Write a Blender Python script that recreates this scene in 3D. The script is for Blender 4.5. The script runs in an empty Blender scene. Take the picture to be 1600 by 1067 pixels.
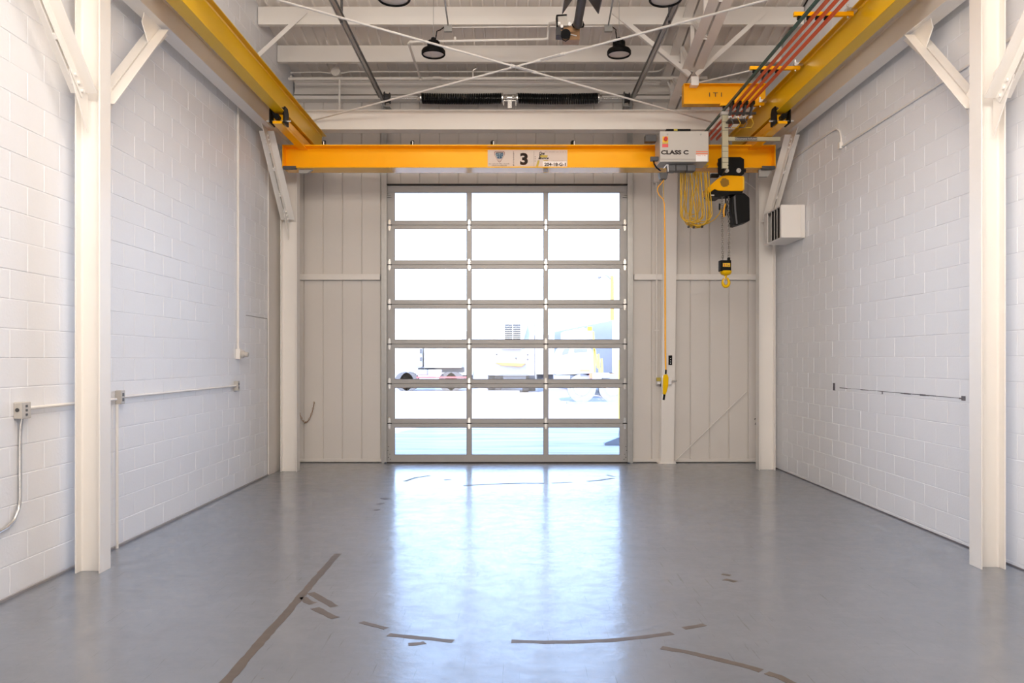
import bpy, bmesh, math, random
from mathutils import Vector, Matrix
random.seed(7)
SC = bpy.context.scene
COL = SC.collection
F = 1258.0      # focal length in pixels of the 1600 px wide frame
CH = 1.642      # camera height
HX, HY = 800.0, 561.0

def P(px, py, d):
    """pixel of the photograph + real distance -> world point"""
    return Vector(((px - HX) * d / F, d, CH + (HY - py) * d / F))

# ------------------------------------------------------------ camera, world, lights, exposure
cam = bpy.data.cameras.new('camera'); co = bpy.data.objects.new('camera', cam); COL.objects.link(co)
cam.sensor_width = 36.0; cam.sensor_fit = 'HORIZONTAL'
cam.lens = 36.0 * F / 1600.0
cam.shift_y = 27.5 / 1600.0
cam.clip_end = 500
co.location = (0, 0, CH); co.rotation_euler = (math.radians(90), 0, 0)
SC.camera = co

SC.view_settings.view_transform = 'Standard'
SC.view_settings.look = 'None'
SC.view_settings.exposure = 0.10
SC.view_settings.gamma = 1.0
SC.view_settings.use_curve_mapping = False
SC.cycles.max_bounces = 10
SC.cycles.diffuse_bounces = 8
SC.cycles.glossy_bounces = 4
SC.cycles.transparent_max_bounces = 12
SC.cycles.sample_clamp_indirect = 6.0
SC.cycles.caustics_reflective = False
SC.cycles.caustics_refractive = False

w = bpy.data.worlds.new('sky'); SC.world = w; w.use_nodes = True
nt = w.node_tree; nt.nodes.clear()
tc = nt.nodes.new('ShaderNodeTexCoord'); sp = nt.nodes.new('ShaderNodeSeparateXYZ')
cr = nt.nodes.new('ShaderNodeValToRGB'); bg = nt.nodes.new('ShaderNodeBackground'); ow = nt.nodes.new('ShaderNodeOutputWorld')
nt.links.new(tc.outputs['Generated'], sp.inputs[0]); nt.links.new(sp.outputs['Z'], cr.inputs[0])
nt.links.new(cr.outputs[0], bg.inputs[0]); nt.links.new(bg.outputs[0], ow.inputs[0])
e = cr.color_ramp.elements
e[0].position = 0.0; e[0].color = (0.84, 0.91, 1.0, 1)
e[1].position = 0.6; e[1].color = (0.26, 0.48, 1.0, 1)
m_ = cr.color_ramp.elements.new(0.13); m_.color = (0.54, 0.71, 1.0, 1)
bg.inputs[1].default_value = 6.0

sun = bpy.data.lights.new('sun', 'SUN'); so = bpy.data.objects.new('sun', sun); COL.objects.link(so)
sun.energy = 7.0; sun.color = (1.0, 0.90, 0.74); sun.angle = math.radians(0.6)
so.rotation_euler = (math.radians(51), 0, math.radians(-12)); so.location = (0, -10, 25)

def area(name, loc, aim, sx, sy, power, color):
    l = bpy.data.lights.new(name, 'AREA'); o = bpy.data.objects.new(name, l); COL.objects.link(o)
    l.shape = 'RECTANGLE'; l.size = sx; l.size_y = sy; l.energy = power; l.color = color
    o.location = loc
    o.rotation_euler = (Vector(aim) - Vector(loc)).to_track_quat('-Z', 'Y').to_euler()
    return o
# warm shop lamps behind the camera and over the bay, then two added fills
area('hall_light', (-1.0, -3.0, 5.6), (-0.6, 8.0, 2.9), 4.0, 1.6, 80, (1.0, 0.91, 0.82))
area('bay_lamp', (0.2, 3.2, 6.9), (0.2, 4.4, 0.0), 5.0, 2.0, 170, (1.0, 0.91, 0.82))
area('hall_light', (-1.0, -6.0, 1.0), (-0.5, 7.0, 6.2), 4.0, 2.4, 95, (1.0, 0.89, 0.78))  # added unseen low fill, aimed up to brighten ceiling and upper walls
area('ceiling_fill', (0.3, 1.0, 4.6), (0.3, 8.5, 8.0), 5.0, 1.0, 370, (1.0, 0.88, 0.76))  # added unseen fill above the camera, lifts the roof deck
# daylight guide at the big door opening (portal: only steers the sampling of the sky)
pl = area('door_portal', (-0.08, 13.0, 2.2), (-0.08, 0.0, 2.2), 3.8, 4.4, 1.0, (1, 1, 1)); pl.data.cycles.is_portal = True

# ------------------------------------------------------------ materials
def mat(name, col, rough=0.5, metal=0.0, spec=0.5, var=0.0, vscale=4.0, bump=0.0, bscale=60.0, coat=0.0, emit=None, spots=None):
    m = bpy.data.materials.new(name); m.use_nodes = True
    n = m.node_tree.nodes; l = m.node_tree.links; b = n['Principled BSDF']
    b.inputs['Roughness'].default_value = rough; b.inputs['Metallic'].default_value = metal
    b.inputs['Specular IOR Level'].default_value = spec; b.inputs['Coat Weight'].default_value = coat
    c = (*col, 1)
    t = n.new('ShaderNodeTexCoord')
    ns = n.new('ShaderNodeTexNoise'); ns.inputs['Scale'].default_value = vscale; ns.inputs['Detail'].default_value = 5
    l.new(t.outputs['Object'], ns.inputs['Vector'])
    mx = n.new('ShaderNodeMix'); mx.data_type = 'RGBA'
    mx.inputs[6].default_value = tuple(max(0, x * (1 - var)) for x in col) + (1,)
    mx.inputs[7].default_value = tuple(min(1, x * (1 + var * 0.6)) for x in col) + (1,)
    l.new(ns.outputs['Fac'], mx.inputs[0]); l.new(mx.outputs[2], b.inputs['Base Color'])
    if bump:
        nb = n.new('ShaderNodeTexNoise'); nb.inputs['Scale'].default_value = bscale; nb.inputs['Detail'].default_value = 4
        l.new(t.outputs['Object'], nb.inputs['Vector'])
        bp = n.new('ShaderNodeBump'); bp.inputs['Strength'].default_value = bump; bp.inputs['Distance'].default_value = 0.004
        l.new(nb.outputs['Fac'], bp.inputs['Height']); l.new(bp.outputs['Normal'], b.inputs['Normal'])
    if emit:
        b.inputs['Emission Color'].default_value = (*emit[:3], 1); b.inputs['Emission Strength'].default_value = emit[3]
    return m

M = {}
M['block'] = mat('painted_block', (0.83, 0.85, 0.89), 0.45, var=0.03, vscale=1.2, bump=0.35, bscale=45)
M['panel'] = mat('wall_panel_paint', (0.72, 0.69, 0.655), 0.5, var=0.03, vscale=1.5)
M['steel'] = mat('white_steel_paint', (0.84, 0.815, 0.78), 0.38, var=0.03, vscale=2.5)
M['roof'] = mat('roof_deck_paint', (0.88, 0.84, 0.80), 0.45, var=0.04, vscale=2)
M['yellow'] = mat('crane_yellow_paint', (0.93, 0.43, 0.002), 0.22, spec=0.9, var=0.03, vscale=2)
M['yellow2'] = mat('runway_yellow_paint', (0.76, 0.455, 0.001), 0.32, var=0.05, vscale=2)
M['galv'] = mat('galvanised_steel', (0.44, 0.44, 0.43), 0.38, metal=0.5, var=0.15, vscale=12)
M['alu'] = mat('door_aluminium', (0.43, 0.425, 0.42), 0.42, metal=0.15, var=0.04, vscale=6)
M['chrome'] = mat('bright_steel', (0.75, 0.74, 0.72), 0.22, metal=0.9)
M['black'] = mat('black_paint', (0.005, 0.005, 0.005), 0.5, spec=0.15, var=0.2)
M['darkgrey'] = mat('dark_grey_steel', (0.055, 0.055, 0.058), 0.5, metal=0.0, var=0.2)
M['grey'] = mat('grey_plastic', (0.085, 0.085, 0.09), 0.5)
M['midgrey'] = mat('grey_enamel', (0.36, 0.36, 0.35), 0.5)
M['boxgrey'] = mat('pale_grey_enamel', (0.50, 0.475, 0.44), 0.4, var=0.02)
M['strut'] = mat('olive_grey_strut', (0.47, 0.44, 0.31), 0.4, metal=0.2, var=0.1)
M['cable'] = mat('yellow_cable', (0.62, 0.37, 0.008), 0.45, var=0.2, vscale=9)
M['orange'] = mat('orange_cable', (0.90, 0.42, 0.01), 0.4)
M['redbar'] = mat('red_orange_bar', (0.78, 0.11, 0.02), 0.4)
M['greenbar'] = mat('dark_green_bar', (0.015, 0.06, 0.045), 0.4)
M['sign'] = mat('sign_white', (0.64, 0.58, 0.53), 0.5)
M['ink'] = mat('black_ink', (0.02, 0.012, 0.01), 0.6)
M['blueink'] = mat('blue_ink', (0.03, 0.10, 0.19), 0.6)
M['paleblue'] = mat('pale_blue_ink', (0.35, 0.48, 0.52), 0.6)
M['maroon'] = mat('maroon_ink', (0.22, 0.08, 0.08), 0.6)
M['greyink'] = mat('grey_ink', (0.30, 0.26, 0.22), 0.6)
M['goldink'] = mat('gold_ink', (0.52, 0.42, 0.06), 0.6)
M['red'] = mat('red_plastic', (0.60, 0.03, 0.02), 0.4)
M['pink'] = mat('red_label', (0.75, 0.10, 0.10), 0.5)
M['yel'] = mat('yellow_plate', (0.85, 0.50, 0.02), 0.4)
M['white'] = mat('white_label', (0.85, 0.84, 0.84), 0.4)
M['orl'] = mat('orange_red_print', (0.75, 0.22, 0.12), 0.5)
M['lens'] = mat('lamp_lens', (0.72, 0.68, 0.62), 0.35)
M['brass'] = mat('worn_brass', (0.42, 0.25, 0.13), 0.4, metal=0.6, var=0.3, vscale=20)
M['hood'] = mat('heater_hood', (0.10, 0.09, 0.09), 0.35, metal=0.6, var=0.2)
M['seal'] = mat('black_rubber', (0.02, 0.015, 0.012), 0.6)
M['tape'] = mat('tape_residue', (0.115, 0.095, 0.08), 0.5, spec=0.35, var=0.25, vscale=14)
M['scar'] = mat('wall_scar', (0.16, 0.15, 0.17), 0.8, var=0.4, vscale=20)
M['spring'] = mat('black_spring', (0.005, 0.005, 0.005), 0.28, spec=0.3)
M['truckwhite'] = mat('truck_white', (0.62, 0.60, 0.58), 0.4, var=0.03)
M['truckgrey'] = mat('truck_grey', (0.21, 0.21, 0.235), 0.4, var=0.05)
M['tyre'] = mat('tyre_rubber', (0.06, 0.055, 0.06), 0.7)
M['pole'] = mat('pole_wood', (0.50, 0.27, 0.09), 0.8, var=0.2, vscale=3)
M['bark'] = mat('bark', (0.55, 0.52, 0.50), 0.9, var=0.2)
M['bollard'] = mat('bollard_yellow', (0.80, 0.58, 0.10), 0.5, var=0.1)
M['dirt_haze_grey'] = mat('stained_hazed_grey', (0.30, 0.29, 0.30), 0.7, var=0.2, vscale=10)  # stained grey; on yard tyres and underparts the pale tone imitates glare

for k_ in ('yellow', 'yellow2'):
    M[k_].node_tree.nodes['Principled BSDF'].inputs['Specular Tint'].default_value = (1.0, 0.78, 0.22, 1)
def floor_mat():
    m = bpy.data.materials.new('grey_epoxy_floor'); m.use_nodes = True
    n = m.node_tree.nodes; l = m.node_tree.links; b = n['Principled BSDF']
    t = n.new('ShaderNodeTexCoord')
    def noise(sc, det=5, rough=0.5, vec=None):
        x = n.new('ShaderNodeTexNoise'); x.inputs['Scale'].default_value = sc; x.inputs['Detail'].default_value = det
        x.inputs['Roughness'].default_value = rough
        l.new(vec or t.outputs['Object'], x.inputs['Vector']); return x
    def ramp(src, p0, c0, p1, c1):
        r = n.new('ShaderNodeValToRGB'); r.color_ramp.elements[0].position = p0; r.color_ramp.elements[0].color = (*c0, 1)
        r.color_ramp.elements[1].position = p1; r.color_ramp.elements[1].color = (*c1, 1)
        l.new(src, r.inputs[0]); return r
    big = noise(0.7, 6)
    base = ramp(big.outputs['Fac'], 0.3, (0.135, 0.151, 0.185), 0.75, (0.175, 0.192, 0.23))
    # small dark specks and scuffs
    sp_ = noise(26, 3, 0.6); spk = ramp(sp_.outputs['Fac'], 0.25, (1, 1, 1), 0.29, (0, 0, 0))
    mx = n.new('ShaderNodeMix'); mx.data_type = 'RGBA'; mx.inputs[7].default_value = (0.12, 0.11, 0.11, 1)
    l.new(base.outputs[0], mx.inputs[6]); l.new(spk.outputs[0], mx.inputs[0])
    mx2 = n.new('ShaderNodeMix'); mx2.data_type = 'RGBA'; mx2.inputs[7].default_value = (0.05, 0.05, 0.06, 1)
    l.new(mx.outputs[2], mx2.inputs[6]); l.new(mx2.outputs[2], b.inputs['Base Color'])
    b.inputs['IOR'].default_value = 1.6; b.inputs['Coat Weight'].default_value = 1.0; b.inputs['Coat IOR'].default_value = 1.42; b.inputs['Roughness'].default_value = 0.42
    wn = noise(5.5, 8, 0.72); wr = ramp(wn.outputs['Fac'], 0.42, (0.72, 0.72, 0.72), 0.56, (1, 1, 1)); l.new(wr.outputs[0], b.inputs['Coat Weight'])
    # long scratches: strongly stretched noise
    mp = n.new('ShaderNodeMapping'); mp.inputs['Scale'].default_value = (22, 1.1, 1); mp.inputs['Rotation'].default_value = (0, 0, 0.25)
    l.new(t.outputs['Object'], mp.inputs['Vector'])
    sc1 = noise(2.0, 4, 0.6, mp.outputs[0]); s1 = ramp(sc1.outputs['Fac'], 0.63, (0, 0, 0), 0.72, (1, 1, 1))
    k1 = n.new('ShaderNodeMath'); k1.operation = 'MULTIPLY'; k1.inputs[1].default_value = 0.75; l.new(s1.outputs[0], k1.inputs[0]); l.new(k1.outputs[0], mx2.inputs[0])
    mp2 = n.new('ShaderNodeMapping'); mp2.inputs['Scale'].default_value = (2.0, 15, 1)
    l.new(t.outputs['Object'], mp2.inputs['Vector'])
    sc2 = noise(2.0, 5, 0.65, mp2.outputs[0])
    rr = n.new('ShaderNodeMapRange'); rr.inputs[1].default_value = 0.3; rr.inputs[2].default_value = 0.7
    rr.inputs[3].default_value = 0.09; rr.inputs[4].default_value = 0.27
    l.new(sc2.outputs['Fac'], rr.inputs[0])
    ad = n.new('ShaderNodeMath'); ad.operation = 'MULTIPLY_ADD'; ad.inputs[1].default_value = 0.03
    l.new(s1.outputs[0], ad.inputs[0]); l.new(rr.outputs[0], ad.inputs[2])
    l.new(ad.outputs[0], b.inputs['Coat Roughness'])
    bp = n.new('ShaderNodeBump'); bp.inputs['Strength'].default_value = 0.16; bp.inputs['Distance'].default_value = 0.01
    ma = n.new('ShaderNodeMath'); ma.operation = 'ADD'
    mps = n.new('ShaderNodeMath'); mps.operation = 'MULTIPLY'; mps.inputs[1].default_value = 0.15
    fine = noise(9, 5, 0.6); l.new(s1.outputs[0], mps.inputs[0])
    l.new(fine.outputs['Fac'], ma.inputs[0]); ma.inputs[1].default_value = 0.0
    l.new(ma.outputs[0], bp.inputs['Height']); l.new(bp.outputs['Normal'], b.inputs['Normal']); l.new(bp.outputs['Normal'], b.inputs['Coat Normal'])
    return m
M['floor'] = floor_mat()

def ground_mat():
    m = bpy.data.materials.new('yard_ground'); m.use_nodes = True
    n = m.node_tree.nodes; l = m.node_tree.links; b = n['Principled BSDF']; b.inputs['Roughness'].default_value = 0.9
    t = n.new('ShaderNodeTexCoord'); mp = n.new('ShaderNodeMapping'); mp.inputs['Scale'].default_value = (0.3, 1.6, 1)
    l.new(t.outputs['Object'], mp.inputs[0])
    ns = n.new('ShaderNodeTexNoise'); ns.inputs['Scale'].default_value = 1.6; ns.inputs['Detail'].default_value = 7
    l.new(mp.outputs[0], ns.inputs['Vector'])
    r = n.new('ShaderNodeValToRGB'); r.color_ramp.elements[0].position = 0.3; r.color_ramp.elements[0].color = (0.33, 0.265, 0.25, 1)
    r.color_ramp.elements[1].position = 0.6; r.color_ramp.elements[1].color = (0.52, 0.43, 0.38, 1)
    l.new(ns.outputs['Fac'], r.inputs[0]); l.new(r.outputs[0], b.inputs['Base Color'])
    return m
M['ground'] = ground_mat()

def glass_mat():
    m = bpy.data.materials.new('clear_door_glass'); m.use_nodes = True
    n = m.node_tree.nodes; l = m.node_tree.links; n.remove(n['Principled BSDF'])
    tr = n.new('ShaderNodeBsdfTransparent'); tr.inputs[0].default_value = (0.96, 0.98, 0.98, 1)
    gl = n.new('ShaderNodeBsdfGlossy'); gl.inputs['Roughness'].default_value = 0.03
    fr = n.new('ShaderNodeFresnel'); fr.inputs[0].default_value = 1.45
    mx = n.new('ShaderNodeMixShader'); l.new(fr.outputs[0], mx.inputs[0]); l.new(tr.outputs[0], mx.inputs[1]); l.new(gl.outputs[0], mx.inputs[2])
    l.new(mx.outputs[0], n['Material Output'].inputs[0])
    return m
M['glass'] = glass_mat()

# ------------------------------------------------------------ mesh builder
class MB:
    def __init__(s): s.v = []; s.f = []; s.sm = []
    def add(s, vs, fs, smooth=False):
        o = len(s.v); s.v += [tuple(v) for v in vs]
        for f in fs: s.f.append(tuple(i + o for i in f)); s.sm.append(smooth)
        return s
    def box(s, x0, x1, y0, y1, z0, z1):
        x0, x1 = min(x0, x1), max(x0, x1); y0, y1 = min(y0, y1), max(y0, y1); z0, z1 = min(z0, z1), max(z0, z1)
        return s.add([(x0,y0,z0),(x1,y0,z0),(x1,y1,z0),(x0,y1,z0),(x0,y0,z1),(x1,y0,z1),(x1,y1,z1),(x0,y1,z1)],
              [(0,3,2,1),(4,5,6,7),(0,1,5,4),(1,2,6,5),(2,3,7,6),(3,0,4,7)])
    def obox(s, c, ax, ay, az):
        c = Vector(c); ax, ay, az = Vector(ax), Vector(ay), Vector(az)
        vs = [c + i*ax + j*ay + k*az for k in (-1,1) for j in (-1,1) for i in (-1,1)]
        return s.add(vs, [(0,2,3,1),(4,5,7,6),(0,1,5,4),(1,3,7,5),(3,2,6,7),(2,0,4,6)])
    def bar(s, p0, p1, w, t, up=(0,0,1)):
        """rectangular bar, w across (perpendicular to up), t along up"""
        p0, p1 = Vector(p0), Vector(p1); d = (p1 - p0); L = d.length; d.normalize()
        a = d.cross(Vector(up)).normalized(); u = a.cross(d).normalized()
        return s.obox((p0 + p1) / 2, d * L / 2, a * w / 2, u * t / 2)
    def frame(s, d):
        d = d.normalized(); up = Vector((0,0,1)) if abs(d.z) < 0.9 else Vector((1,0,0))
        a = d.cross(up).normalized(); return a, a.cross(d).normalized()
    def cyl(s, p0, p1, r, n=16, r2=None, caps=True):
        p0, p1 = Vector(p0), Vector(p1); r2 = r if r2 is None else r2
        a, u = s.frame(p1 - p0)
        c = [(math.cos(2*math.pi*i/n), math.sin(2*math.pi*i/n)) for i in range(n)]
        v0 = [p0 + (a*x + u*y) * r for x, y in c]; v1 = [p1 + (a*x + u*y) * r2 for x, y in c]
        s.add(v0 + v1, [(i, (i+1) % n, n + (i+1) % n, n + i) for i in range(n)], True)
        if caps:
            s.add(v0, [tuple(range(n-1, -1, -1))]); s.add(v1, [tuple(range(n))])
        return s
    def tube(s, pts, r, n=8, closed=False, radii=None):
        pts = [Vector(p) for p in pts]; m = len(pts); rings = []
        a_prev = None
        for i, p in enumerate(pts):
            if closed: d = pts[(i+1) % m] - pts[i-1]
            else: d = pts[min(i+1, m-1)] - pts[max(i-1, 0)]
            d.normalize()
            if a_prev is None: a, u = s.frame(d)
            else:
                a = (a_prev - d * a_prev.dot(d)); a.normalize(); u = a.cross(d).normalized()
            a_prev = a; rr = radii[i] if radii else r
            rings.append([p + (a*math.cos(2*math.pi*k/n) + u*math.sin(2*math.pi*k/n)) * rr for k in range(n)])
        vs = [v for ring in rings for v in ring]; fs = []
        for i in range(m if closed else m-1):
            j = (i+1) % m
            for k in range(n):
                fs.append((i*n+k, i*n+(k+1) % n, j*n+(k+1) % n, j*n+k))
        s.add(vs, fs, True)
        if not closed:
            s.add(rings[0], [tuple(range(n-1,-1,-1))]); s.add(rings[-1], [tuple(range(n))])
        return s
    def prism(s, prof, origin, eu, ev, ew, length):
        """profile (u,v) polygon extruded along ew"""
        o = Vector(origin); eu, ev, ew = Vector(eu), Vector(ev), Vector(ew); n = len(prof)
        a = [o + eu*x + ev*y for x, y in prof]; b = [p + ew*length for p in a]
        fl = [(i, (i+1) % n, n+(i+1) % n, n+i) for i in range(n)]
        s.add(a + b, fl + [tuple(range(n-1,-1,-1)), tuple(range(n, 2*n))]); return s
    def lathe(s, prof, c, axis=(0,0,1), n=24):
        c = Vector(c); ax = Vector(axis).normalized(); a, u = s.frame(ax); m = len(prof)
        vs = [c + ax*h + (a*math.cos(2*math.pi*k/n) + u*math.sin(2*math.pi*k/n))*r for r, h in prof for k in range(n)]
        fs = [(i*n+k, i*n+(k+1) % n, (i+1)*n+(k+1) % n, (i+1)*n+k) for i in range(m-1) for k in range(n)]
        s.add(vs, fs, False); return s
    def ibeam(s, p0, p1, up, h, bf, tf, tw):
        p0, p1, up = Vector(p0), Vector(p1), Vector(up).normalized()
        d = (p1-p0); L = d.length; d.normalize(); a = d.cross(up).normalized(); f = 0.012
        pr = [(-bf/2,0),(bf/2,0),(bf/2,tf),(tw/2+f,tf),(tw/2,tf+f),(tw/2,h-tf-f),(tw/2+f,h-tf),(bf/2,h-tf),(bf/2,h),(-bf/2,h),(-bf/2,h-tf),(-tw/2-f,h-tf),(-tw/2,h-tf-f),(-tw/2,tf+f),(-tw/2-f,tf),(-bf/2,tf)]
        return s.prism(pr, p0, a, up, d, L)
    def mesh(s, name, m):
        me = bpy.data.meshes.new(name); me.from_pydata(s.v, [], s.f); me.update()
        for p, sm in zip(me.polygons, s.sm): p.use_smooth = sm
        bm = bmesh.new(); bm.from_mesh(me); bmesh.ops.recalc_face_normals(bm, faces=bm.faces); bm.to_mesh(me); bm.free()
        me.materials.append(m); return me
    def build(s, name, m, parent=None, bevel=0.0, kind=None, label=None):
        me = s.mesh(name, m); o = bpy.data.objects.new(name, me); COL.objects.link(o)
        if parent is not None: put(o, parent)
        if bevel:
            b = o.modifiers.new('bevel', 'BEVEL'); b.width = bevel; b.segments = 2; b.limit_method = 'ANGLE'; b.angle_limit = math.radians(40)
        if kind: o['kind'] = kind
        if label: o['label'] = label
        return o

def wloc(o):
    v = Vector((0,0,0))
    while o is not None: v += o.location; o = o.parent
    return v
def put(o, parent):
    o.parent = parent
    o.location = Vector(o.location) - wloc(parent)
def thing(name, label, cat, loc=(0,0,0), group=None):
    o = bpy.data.objects.new(name, None); COL.objects.link(o); o.location = loc
    o['label'] = label; o['category'] = cat
    if group: o['group'] = group
    return o
def tag(o, label, cat, group=None):
    o['label'] = label; o['category'] = cat
    if group: o['group'] = group
    return o
def struct(o): o['kind'] = 'structure'; return o

def text(body, px, py, d, hpx, m, parent, name='lettering', wpx=None, bold=0.0, shear=0.0, rot=0.0, thick=0.0012):
    """flat lettering facing the camera; px,py = left end of the baseline, hpx = capital height in pixels"""
    cu = bpy.data.curves.new(name, 'FONT'); cu.body = body; cu.size = 1.0; cu.extrude = 0.0; cu.offset = bold; cu.shear = shear
    cu.resolution_u = 3
    o = bpy.data.objects.new('tmp', cu); COL.objects.link(o)
    dg = bpy.context.evaluated_depsgraph_get(); me = bpy.data.meshes.new_from_object(o.evaluated_get(dg))
    bpy.data.objects.remove(o); bpy.data.curves.remove(cu)
    xs = [v.co.x for v in me.vertices]; ys = [v.co.y for v in me.vertices]
    x0, x1 = min(xs), max(xs); H = 0.73
    k = hpx * d / F / H; kx = k if wpx is None else wpx * d / F / (x1 - x0)
    p = P(px, py, d); c, s_ = math.cos(rot), math.sin(rot)
    for v in me.vertices:
        a, b = (v.co.x - x0) * kx, v.co.y * k
        v.co = (a*c - b*s_, 0, a*s_ + b*c)
    bm = bmesh.new(); bm.from_mesh(me)
    r = bmesh.ops.extrude_face_region(bm, geom=bm.faces[:]); 
    for g in r['geom']:
        if isinstance(g, bmesh.types.BMVert): g.co.y += thick
    bmesh.ops.recalc_face_normals(bm, faces=bm.faces); bm.to_mesh(me); bm.free()
    me.materials.clear(); me.materials.append(m)
    t = bpy.data.objects.new(name, me); COL.objects.link(t); t.location = p
    if parent is not None: put(t, parent)
    return t
def plate(x0, y0, x1, y1, d, t, m, parent, name, bevel=0.0, label=None):
    """thin plate facing the camera given by two pixel corners, front face at distance d, thickness t"""
    a = P(x0, y0, d); b = P(x1, y1, d)
    return MB().box(a.x, b.x, d, d + t, b.z, a.z).build(name, m, parent, bevel, label=label)
def poly(pts, d, t, m, parent, name, bevel=0.0, label=None):
    q = [P(x, y, d) for x, y in pts]
    return MB().prism([(v.x, v.z) for v in q], (0, d, 0), (1,0,0), (0,0,1), (0,1,0), t).build(name, m, parent, bevel, label=label)

# ------------------------------------------------------------ shell
WL, WR, YB, YF = -3.45, 3.97, 12.78, -9.0
def roof_z(d):
    return CH + 4.79 + 0.192 * (10.9 - max(d, 2.0))
floor = struct(MB().box(WL - 0.3, WR + 0.3, YF - 0.3, YB + 0.12, -0.2, 0.0).build('floor', M['floor']))
ground = struct(MB().box(-150, 150, YB + 0.12, 260, -0.25, -0.03).build('ground', M['ground']))

def side_wall(name, xf, sgn, z0, phase_d, phase_k, ncut):
    """xf = wall face, sgn = +1 wall body lies to +x"""
    rec = 0.0031
    z_top = lambda y: roof_z(y) + 0.02
    mb = MB(); xs, xe = xf + sgn*rec, xf + sgn*0.30
    prof = [(YF - 0.3, -0.1), (YB + 0.12, -0.1), (YB + 0.12, z_top(YB)), (2.0, z_top(2.0)), (YF - 0.3, z_top(2.0))]
    mb.prism(prof, (xs, 0, 0), (0,1,0), (0,0,1), (sgn,0,0), 0.30)
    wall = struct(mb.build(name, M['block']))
    L, H = 0.4064, 0.2032; j = 0.0068; ch = 0.0022
    def block_geo(B, y0, y1, za, zb, dx=0.0):
        a, b, c, e_ = y0 + j/2, y1 - j/2, za + j/2, zb - j/2; X0 = xf + dx; Xb = xs + sgn*0.01
        vs = [(Xb,a,c),(Xb,b,c),(Xb,b,e_),(Xb,a,e_),(X0+sgn*ch,a,c),(X0+sgn*ch,b,c),(X0+sgn*ch,b,e_),(X0+sgn*ch,a,e_),
              (X0,a+ch,c+ch),(X0,b-ch,c+ch),(X0,b-ch,e_-ch),(X0,a+ch,e_-ch)]
        fs = [(0,1,5,4),(1,2,6,5),(2,3,7,6),(3,0,4,7),(4,5,9,8),(5,6,10,9),(6,7,11,10),(7,4,8,11),(8,9,10,11)]
        B.add(vs, fs)
    cells = []
    k = 0
    while True:
        za = z0 + (k-1)*H; zb = za + H
        if za < 0: za = 0.0
        if zb > roof_z(2.0): break
        off = phase_d + (0 if (k - 1 - phase_k) % 2 == 0 else L/2)
        y = off - math.ceil((off - 1.2) / L) * L
        while y < YB - 0.02:
            ya, yb = max(y, 1.2), min(y + L, YB - 0.001)
            if yb - ya > 0.03 and zb < roof_z(yb) - 0.01:
                cells.append((ya, yb, za, zb))
            y += L
        k += 1
    def vis(c):
        ym = (c[0] + c[1]) / 2; zm = (c[2] + c[3]) / 2
        px = HX + xf * F / ym; py = HY - (zm - CH) * F / ym
        return 0 <= px <= 1600 and -20 <= py <= 1067
    big = sorted([c for c in cells if vis(c)], key=lambda c: c[0])[:298]
    bs = set(big); rest = MB(); cache = {}
    for c in cells:
        if c not in bs: block_geo(rest, *c)
    for c in big:
        key = (round(c[1]-c[0], 3), round(c[3]-c[2], 3))
        if key not in cache:
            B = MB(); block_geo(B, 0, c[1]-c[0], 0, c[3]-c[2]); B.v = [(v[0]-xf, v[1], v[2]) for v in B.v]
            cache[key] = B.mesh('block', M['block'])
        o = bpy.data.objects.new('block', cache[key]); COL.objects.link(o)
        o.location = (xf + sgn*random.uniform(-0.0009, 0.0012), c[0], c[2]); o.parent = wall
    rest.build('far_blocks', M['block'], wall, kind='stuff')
    return wall
wall_left = side_wall('wall_left', WL, -1, 0.0232, 6.952, 7, 300)
wall_right = side_wall('wall_right', WR, +1, 0.038, 7.135, 8, 300)
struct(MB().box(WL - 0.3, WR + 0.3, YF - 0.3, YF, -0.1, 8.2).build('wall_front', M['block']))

# back wall with the opening of the big door
DL, DR, DT = (604.5 - HX) * 12.75 / F, (980.5 - HX) * 12.75 / F, 4.387
wb = MB(); top = roof_z(YB) + 0.05
wb.box(WL - 0.3, DL + 0.02, YB + 0.02, YB + 0.12, -0.1, top).box(DR - 0.02, WR + 0.3, YB + 0.02, YB + 0.12, -0.1, top)
wb.box(DL + 0.02, DR - 0.02, YB + 0.02, YB + 0.12, DT, top)
wall_back = struct(wb.build('wall_back', M['panel']))
pw = 30.2 * 12.78 / F; x0 = (625.6 - HX) * 12.78 / F
i0 = math.ceil((WL - x0) / pw) - 1
i = i0
while x0 + i * pw < WR:
    a, b = max(WL + 0.003, x0 + i*pw), min(WR - 0.003, x0 + (i+1)*pw); i += 1
    segs = []
    if b <= DL or a >= DR: segs = [(a, b, 0.06)]
    else:
        segs = [(a, b, DT + 0.03)]
        if a < DL: segs.append((a, DL - 0.0, 0.06)); segs[0] = (a, b, DT + 0.03)
        if b > DR: segs.append((DR, b, 0.06))
    for (sa, sb, zb) in segs:
        if sb - sa < 0.04: continue
        zt = top - 0.06 if zb < 1 and (b <= DL or a >= DR) else (top - 0.06 if zb > 1 else DT + 0.03)
        g = 0.0055
        wdt = (sb - sa) - 2*g; pr = [(g, 0.03), (g, 0.006), (g + 0.006, 0.0), (sb-sa-g-0.006, 0.0), (sb-sa-g, 0.006), (sb-sa-g, 0.03)]
        MB().prism(pr, (sa, YB, zb), (1,0,0), (0,1,0), (0,0,1), zt - zb).build('panel', M['panel'], wall_back)
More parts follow.
